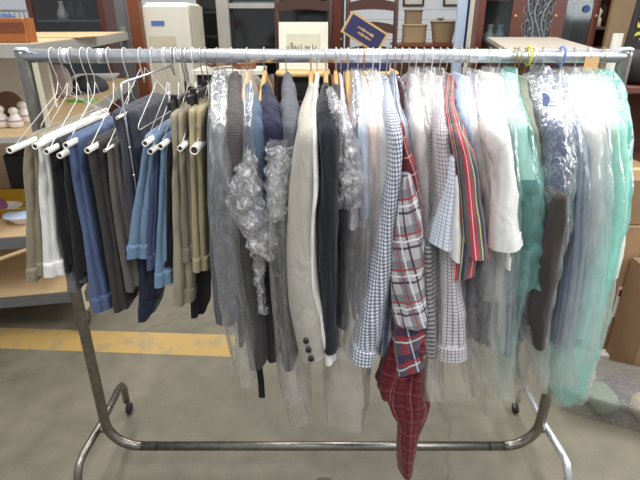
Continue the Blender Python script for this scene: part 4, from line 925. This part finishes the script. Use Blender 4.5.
obj('rolled_sheet', MB().prism(outer+inner, (.10, .30, 0), (q.x-.06, 2.55, rz_+.079), (1, 0, 0), (0, 0, 1)), 'rolled', rr_, True)
obj('inner_core', MB().tube([(q.x-.055, 2.57, rz_+.079), (q.x+.035, 2.83, rz_+.079)], .024, 12), 'rolledark', rr_)
q = P(243, 44, Y=2.7); obj('wooden_offcut', MB().box((-.075, -.1, 0), (.075, .1, .055), rz=.4, org=(q.x, q.y, rz_), bev=.012), 'brownwood', label='small reddish brown wooden block beside the rolled rug', cat='wooden block')
# baskets on a ledge before the siding
lz = 1.50
ld = thing('storage_ledge', 'brown sideboard carrying the woven baskets before the white siding', 'sideboard', (X(430, 4.9), 5.0, 0))
obj('sideboard_body', MB().box((X(398, 4.9), 4.75, 0), (X(470, 4.9), 5.3, lz-.03)), 'midwood', ld); obj('sideboard_top', MB().box((X(396, 4.9), 4.72, lz-.029), (X(472, 4.9), 5.32, lz)), 'brownwood', ld)
def basket(pxc, w, h, label, mat, z=lz, sq=2.2, d=None):
    xc = X(pxc, 4.95); t = thing('woven_basket', label, 'basket', (xc, 4.95, z)); rings = []
    for k in range(13):
        u = k/12; s = .72+.28*u if sq < 3 else 1; wv = .006*(k % 2)
        rings.append(sring(xc, 4.95, w/2*s+wv, (d or w)/2*s*.8+wv, z+u*h, 30, sq))
    rings.append(sring(xc, 4.95, w/2-.025, (d or w)/2*.8-.025, z+h-.01, 30, sq)); rings.append(sring(xc, 4.95, w/2*.7-.02, (d or w)/2*.56-.02, z+.03, 30, sq))
    m = MB(); m.ring_loft(rings); obj('basket_body', m, mat, t, True)
    obj('rim', MB().tube([p for p in sring(xc, 4.95, w/2, (d or w)/2*.8, z+h, 30, sq)]+[sring(xc, 4.95, w/2, (d or w)/2*.8, z+h, 30, sq)[0]], .014, 8), mat, t, True)
basket(415, .27, .20, 'low wide woven basket under the square one', 'basket2', sq=4); basket(413, .19, .16, 'square woven box basket stacked on the low wide basket', 'basket', z=lz+.201, sq=5)
basket(444, .30, .24, 'open round woven basket tapering to its base', 'basket2')
for a_, b2, l in ((402, 423, 'dark framed picture on the white siding nearer the chairs'), (442, 463, 'dark framed picture on the white siding above the round basket')):
    xa_, xb_ = X(a_, 7.95), X(b2, 7.95); t = thing('wall_picture', l, 'picture', ((xa_+xb_)/2, 7.95, 1.95)); m = MB(); z0, z1 = 1.98, 2.35; w = .03
    for q4 in ((xa_, xb_, z0, z0+w), (xa_, xb_, z1-w, z1), (xa_, xa_+w, z0+w, z1-w), (xb_-w, xb_, z0+w, z1-w)): m.box((q4[0], 7.96, q4[2]), (q4[1], 7.999, q4[3]))
    obj('frame', m, 'midwood', t); obj('picture_sheet', MB().box((xa_+w, 7.985, z0+w), (xb_-w, 7.999, z1-w)), 'mat', t)
xo = X(441, 7.95); op = thing('wall_outlet', 'small grey outlet plate on the white siding above the baskets', 'outlet', (xo, 7.99, 1.74)); obj('outlet_plate', MB().box((xo-.06, 7.985, 1.72), (xo+.06, 7.999, 1.80)), 'paperg', op); obj('socket', MB().box((xo-.035, 7.98, 1.745), (xo+.035, 7.9849, 1.775)), 'cab_dark', op)
# pale blue partition boards
obj('pale_blue_board', MB().box((X(457, 4.4), 4.4, 0), (X(466, 4.4), 4.46, 2.6)), 'paleblue_p', label='pale blue upright board beside the round basket', cat='board')
obj('deep_blue_board', MB().box((X(466.5, 4.5), 4.5, 0), (X(471, 4.5), 4.55, 2.6)), 'deepblue', label='narrow deep blue upright board against the china cabinet', cat='board')
obj('white_board', MB().box((X(471, 4.3), 4.35, 0), (X(474.5, 4.3), 4.4, 2.2)), 'mat', label='narrow white upright board touching the china cabinet', cat='board')
# china cabinet
cabinet('china_cabinet', 'red brown china cabinet with leaded leaf glass behind the rail', X(477, 4.2), X(597, 4.2), 4.2, .5, 2.6, 'redwood', 'paperg', (1.5, 1.95), doors=3, leaded=2, zfrom=1.0)
items_on(1.963, [X(488, 4.5), X(496, 4.5), X(503, 4.5)], 4.45, (.2, .16, .2), ['china', 'lamp', 'china'], 'china_piece', 'pale china piece on the china cabinet shelf', 'china on the cabinet shelf')
items_on(1.513, [X(490, 4.5), X(500, 4.5), X(586, 4.5)], 4.45, (.2, .2, .26), ['china', 'paleblue_p', 'glass'], 'china_piece', 'pale china piece on the lower cabinet shelf', 'china on the lower cabinet shelf')
q = P(587, 9, Y=4.17); obj('blue_sticker', MB().lathe((q.x, 4.171, q.z), [(.035, 0), (.035, .004)], 20, 'y'), 'deepblue', label='round blue sticker on the china cabinet door glass', cat='sticker')
# weathered dresser in front
dz = 1.60
co = [P(507, 49, z=dz), P(598, 49, z=dz), P(556, 37, z=dz), P(487, 37, z=dz)]
ds = thing('weathered_dresser', 'long tall dresser with a weathered grey wooden top before the china cabinet', 'dresser', (co[0].x, co[0].y, 0))
m = MB(); m.ring_loft([[Vector((p.x, p.y, dz-.03)) for p in co], [Vector((p.x, p.y, dz)) for p in co]]); obj('dresser_top', m, 'greywood', ds)
cc = sum(co, Vector())/4
m = MB(); m.ring_loft([[Vector((lerp(p.x, cc.x, .06), lerp(p.y, cc.y, .06), z)) for p in co] for z in (0, dz-.031)]); obj('dresser_body', m, 'darkwood', ds)
for i in range(4):
    xa, xb = lerp(co[0].x, cc.x, .12), lerp(co[1].x, cc.x, .12); yf = lerp(co[0].y, cc.y, .06)-.012; z = .2+i*.33
    dw = obj('drawer', MB().box((xa, yf-.01, z), (xb, yf+.008, z+.29), bev=.004), 'midwood', ds)
    obj('knob', MB().lathe(((xa+xb)/2, yf-.01, z+.145), [(.02, -.025), (.01, -.01), (.01, 0)], 12, 'y'), 'gold', dw, True)
# owl shelf unit, tan panel, poster, post
bk = thing('small_bookcase', 'dark bookcase holding the owl figurine beside the china cabinet', 'bookcase', (X(600, 4.6), 4.6, 0))
ox0, ox1 = X(594, 4.5), X(610, 4.5)
obj('case_back', MB().box((ox0, 4.9, 0), (ox1, 4.92, 2.5)), 'darkwood', bk)
for z in (.4, .8, 1.2, 1.45, 1.66): obj('shelf', MB().box((ox0, 4.55, z), (ox1, 4.899, z+.03)), 'midwood', bk)
for x in (ox0-.02, ox1): obj('side_panel', MB().box((x, 4.55, 0), (x+.02, 4.92, 2.5)), 'brownwood', bk)
ox, oz = X(603, 4.7), 1.691
ow = thing('owl_figurine', 'dark owl figurine standing on the bookcase shelf', 'figurine', (ox, 4.7, oz))
obj('owl_body', MB().lathe((ox, 4.7, oz), [(.05, 0), (.07, .04), (.085, .12), (.07, .2), (.05, .235), (.062, .27), (.055, .32), (.02, .34)], 18), 'owl', ow, True)
for s in (-1, 1):
    obj('ear_tuft', MB().lathe((ox+s*.03, 4.7, oz+.32), [(.016, 0), (.002, .045)], 8), 'owl', ow)
    obj('eye', MB().lathe((ox+s*.024, 4.645, oz+.285), [(.006, -.004), (.015, 0)], 10, 'y'), 'gold', ow)
lx = X(597.5, 4.6); lo_ = thing('cream_ornament', 'cream stacked ornament beside the dark owl', 'ornament', (lx, 4.64, oz)); obj('ornament_body', MB().lathe((lx, 4.62, oz), [(.05, 0), (.05, .08), (.03, .1), (.045, .16), (.01, .2)], 16), 'lamp', lo_, True); obj('ornament_foot', MB().lathe((lx, 4.62, oz), [(.056, 0), (.056, .012)], 16), 'gold', lo_)
obj('tan_panel', MB().box((X(610, 4.0), 4.0, 0), (X(634, 4.0), 4.05, 2.6)), 'tanpanel', label='tall plain tan board beside the owl bookcase', cat='board')
# poster leaning with yellow letters
pt = thing('black_poster', 'black sign with large yellow letters at the rack end', 'sign', (P(640, 30, Y=2.2).x, 2.2, 0))
A = P(626, 44, Y=2.2); B = P(630, -25, Y=2.2); wpx = .34
pu = Vector((1, 0, 0)); pv = (Vector((B.x, 2.2, B.z))-Vector((A.x, 2.2, A.z))); L = pv.length; pv.normalize()
pv = Vector((.06, 0, 1)).normalized()
obj('board', MB().prism([(0, -.75), (wpx, -.75), (wpx, .5), (0, .5)], (0, .02, 0), (A.x, 2.2, A.z), pu, pv), 'poster', pt)
obj('stand', MB().box((A.x+.05, 2.19, 0), (A.x+.3, 2.25, A.z-.74)), 'greysteel', pt)
def glyph(ch, ox_, oz_, size, par):
    cu = bpy.data.curves.new('glyph', 'FONT'); cu.body = ch; cu.size = size; cu.extrude = .002; cu.offset = .004; o = bpy.data.objects.new('tmp', cu); C.objects.link(o)
    dg = bpy.context.evaluated_depsgraph_get(); me = bpy.data.meshes.new_from_object(o.evaluated_get(dg))
    m = MB()
    for v in me.vertices: m.v.append(Vector((A.x, 2.194, A.z))+pu*(ox_+v.co.x)+pv*(oz_+v.co.y)+Vector((0, -v.co.z, 0)))
    for p in me.polygons: m.f.append(tuple(p.vertices)); m.uv.append(tuple((0, 0) for _ in p.vertices))
    bpy.data.objects.remove(o); return obj('letter', m, 'yellowp', par)
zz = .02
for ch, s in (('e', .12), ('S', .15), ('A', .13), ('O', .17)):
    glyph(ch, .035, zz, s, pt); zz += s*.72
obj('metal_post', MB().tube([(P(616, 45, Y=.9).x, .9, 0), (P(616, 45, Y=.9).x, .9, 1.70)], .022, 12), 'shelfsteel', None, True, label='short grey metal post just behind the rack end', cat='post')
# shelf with dark things behind the rack end
xs_ = P(630, 60, Y=1.6).x
bs = thing('brown_shelf', 'brown wooden shelf unit behind the end of the rack', 'shelf unit', (xs_, 1.6, 0))
for z in (.45, .9, 1.36): obj('shelf', MB().box((xs_-.02, 1.5, z), (xs_+.9, 1.95, z+.03)), 'brick', bs)
obj('back_panel', MB().box((xs_-.02, 1.951, 0), (xs_+.9, 1.97, 1.39)), 'brick', bs)
for x in (xs_-.045, xs_+.9): obj('side_panel', MB().box((x, 1.5, 0), (x+.024, 1.97, 1.39)), 'brick', bs)
pillow('dark_bag', (xs_+.16, 1.7, 1.39+.10), .14, .1, .10, 'cab_dark', 'dark bag lying on top of the brown shelf unit', 'bag', 8)
# cardboard boxes, foam sheet
Yc = .82
def carton(name, label, x0, x1, y0, y1, z0, z1, mat, rz=0, tape=True):
    cx, cy = (x0+x1)/2, (y0+y1)/2; t = thing(name, label, 'cardboard box', (cx, cy, z0)); hx, hy = (x1-x0)/2, (y1-y0)/2
    obj('box_body', MB().box((-hx, -hy, z0+.0005), (hx, hy, z1), rz=rz, org=(cx, cy, 0)), mat, t)
    for s in (-1, 1): obj('top_flap', MB().box((-hx, .002 if s > 0 else -hy, z1+.001), (hx, hy if s > 0 else -.002, z1+.005), rz=rz, org=(cx, cy, 0)), mat, t)
    if tape: obj('packing_tape', MB().box((-hx-.001, -.025, z1+.0055), (hx+.001, .025, z1+.006), rz=rz, org=(cx, cy, 0)), 'rush', t)
    return t
L0 = P(592, 300, Y=Yc); R0 = P(627, 300, Y=Yc)
obj('foam_sheet', MB().box((L0.x-.12, Yc-.06, 0), (L0.x+.75, Yc+.55, .035)), 'foamw', label='white foam sheet on the floor under the big carton', cat='foam sheet')
b1 = carton('cardboard_box', 'big brown carton with white label standing on the foam sheet', L0.x-.10, R0.x, Yc, Yc+.45, .036, .78, 'cardboard')
def face(a_, b2, y0, y1, mat, name, par, Yf=Yc):
    p, q_ = P(a_, y1, Y=Yf), P(b2, y0, Y=Yf); return obj(name, MB().box((p.x, Yf-.002, p.z), (q_.x, Yf-.0003, q_.z)), mat, par)
lb = face(611, 624, 287, 317, 'labelw', 'shipping_label', b1); p, q_ = P(617.5, 296, Y=Yc), P(622, 289.5, Y=Yc); obj('red_mark', MB().box((p.x, Yc-.004, p.z), (q_.x, Yc-.0021, q_.z)), 'labelr', lb)
face(596, 618, 353, 363, 'labelg', 'printed_panel', b1)
m = MB()
for i in range(4): p, q_ = P(601, 335+i*4, Y=Yc), P(601+(14 if i % 2 else 19), 334.2+i*4, Y=Yc); m.box((p.x, Yc-.002, p.z), (q_.x, Yc-.0003, q_.z))
obj('printed_text', m, 'cardboard2', b1)
carton('cardboard_box', 'wide brown carton stacked on top of the labelled carton', L0.x-.08, R0.x+.12, Yc+.03, Yc+.45, .79, 1.02, 'cardboard2')
e0 = P(628, 384, z=0)
carton('cardboard_box', 'darker brown carton standing in front at the picture edge', e0.x, e0.x+.5, e0.y, e0.y+.24, 0, .62, 'cardboard2')
# plastic bin
p0, p1 = P(556, 411, z=0), P(640, 434, z=0)
dv = (p1-p0); dv.z = 0; an = math.atan2(dv.y, dv.x)
bn = thing('plastic_bin', 'low clear plastic storage bin full of coloured cloth on the floor', 'storage bin', (p0.x, p0.y, 0))
LB, WB, HB = .80, .34, .13
hxx, hyy = LB/2, WB/2; bc = Vector((p0.x, p0.y, 0))+Vector((math.cos(an), math.sin(an), 0))*hxx+Vector((-math.sin(an), math.cos(an), 0))*hyy
def rr4(hx, hy, z, n=36): return [Vector((bc.x+p.x*math.cos(an)-p.y*math.sin(an), bc.y+p.x*math.sin(an)+p.y*math.cos(an), z)) for p in sring(0, 0, hx, hy, 0, n, 9)]
m = MB(); m.ring_loft([rr4(hxx-.02, hyy-.02, .001), rr4(hxx-.012, hyy-.012, .006), rr4(hxx, hyy, HB)], True, False); obj('bin_body', m, 'binp', bn, True)
m = MB(); m.ring_loft([rr4(hxx+.001, hyy+.001, HB-.012), rr4(hxx+.012, hyy+.012, HB-.01), rr4(hxx+.012, hyy+.012, HB+.006), rr4(hxx-.02, hyy-.02, HB+.012)], False, True); obj('lid', m, 'binp', bn, True)
cols = ['stuff1', 'stuff2', 'stuff3', 'stuff4', 'foamw', 'pink', 'capdark']; nm = ['dusty pink', 'sage green', 'mauve grey', 'sand coloured', 'white', 'coral', 'dark grey']
for i in range(7):
    u = lerp(-hxx+.09, hxx-.12, i/6); v = .05*(-1)**i
    cxx = bc.x+u*math.cos(an)-v*math.sin(an); cyy = bc.y+u*math.sin(an)+v*math.cos(an)
    pillow('folded_cloth', (cxx, cyy, .06), .062, .09, .046, cols[i], nm[i]+' folded cloth lying inside the clear plastic bin', 'cloth', 20+i)
# ------------------------------------------------------------------ light; some ceiling tubes are added for more highlights on the film
def area(name, loc, sx, sy, power, colr=(1, 1, 1), rot=(0, 0, 0)):
    l = bpy.data.lights.new(name, 'AREA'); l.shape = 'RECTANGLE'; l.size = sx; l.size_y = sy; l.energy = power; l.color = colr
    o = bpy.data.objects.new(name, l); o.location = loc; o.rotation_euler = rot; C.objects.link(o); return o
area('ceiling_tube_lamp', (0.9, 3.0, 4.2), .3, 4.5, 95, (1, .97, .92))
area('ceiling_tube_lamp', (-2.0, 2.6, 4.2), .3, 4.5, 80, (1, .97, .92))
area('ceiling_tube_lamp', (3.2, 2.0, 4.2), .3, 4.0, 60, (1, .97, .92))
area('ceiling_tube_lamp', (-.9, -1.3, 3.9), .25, 2.4, 50, (1, .98, .95))
area('ceiling_tube_lamp', (1.2, -1.3, 3.9), .25, 2.4, 60, (1, .98, .95))
area('added_side_light', (4.6, -.6, 2.8), 2.4, 2.0, 85, (.93, .97, 1), (0, math.radians(58), 0))  # unseen cool side light, added to brighten the film; no opening stands there
wd = bpy.data.worlds.new('hall_light'); bpy.context.scene.world = wd; wd.use_nodes = True
wd.node_tree.nodes['Background'].inputs[0].default_value = (.93, .95, 1, 1); wd.node_tree.nodes['Background'].inputs[1].default_value = .5
cam = bpy.data.cameras.new('camera'); cam.sensor_width = 36; cam.lens = F*36/640; cam.clip_start = .05
co_ = bpy.data.objects.new('camera', cam); co_.location = CAM; co_.rotation_euler = (PI/2-TH, 0, 0); C.objects.link(co_)
S = bpy.context.scene; S.camera = co_
S.view_settings.view_transform = 'Standard'; S.view_settings.look = 'None'; S.view_settings.gamma = 1; S.view_settings.exposure = 0.30
S.cycles.transparent_max_bounces = 48; S.cycles.max_bounces = 8
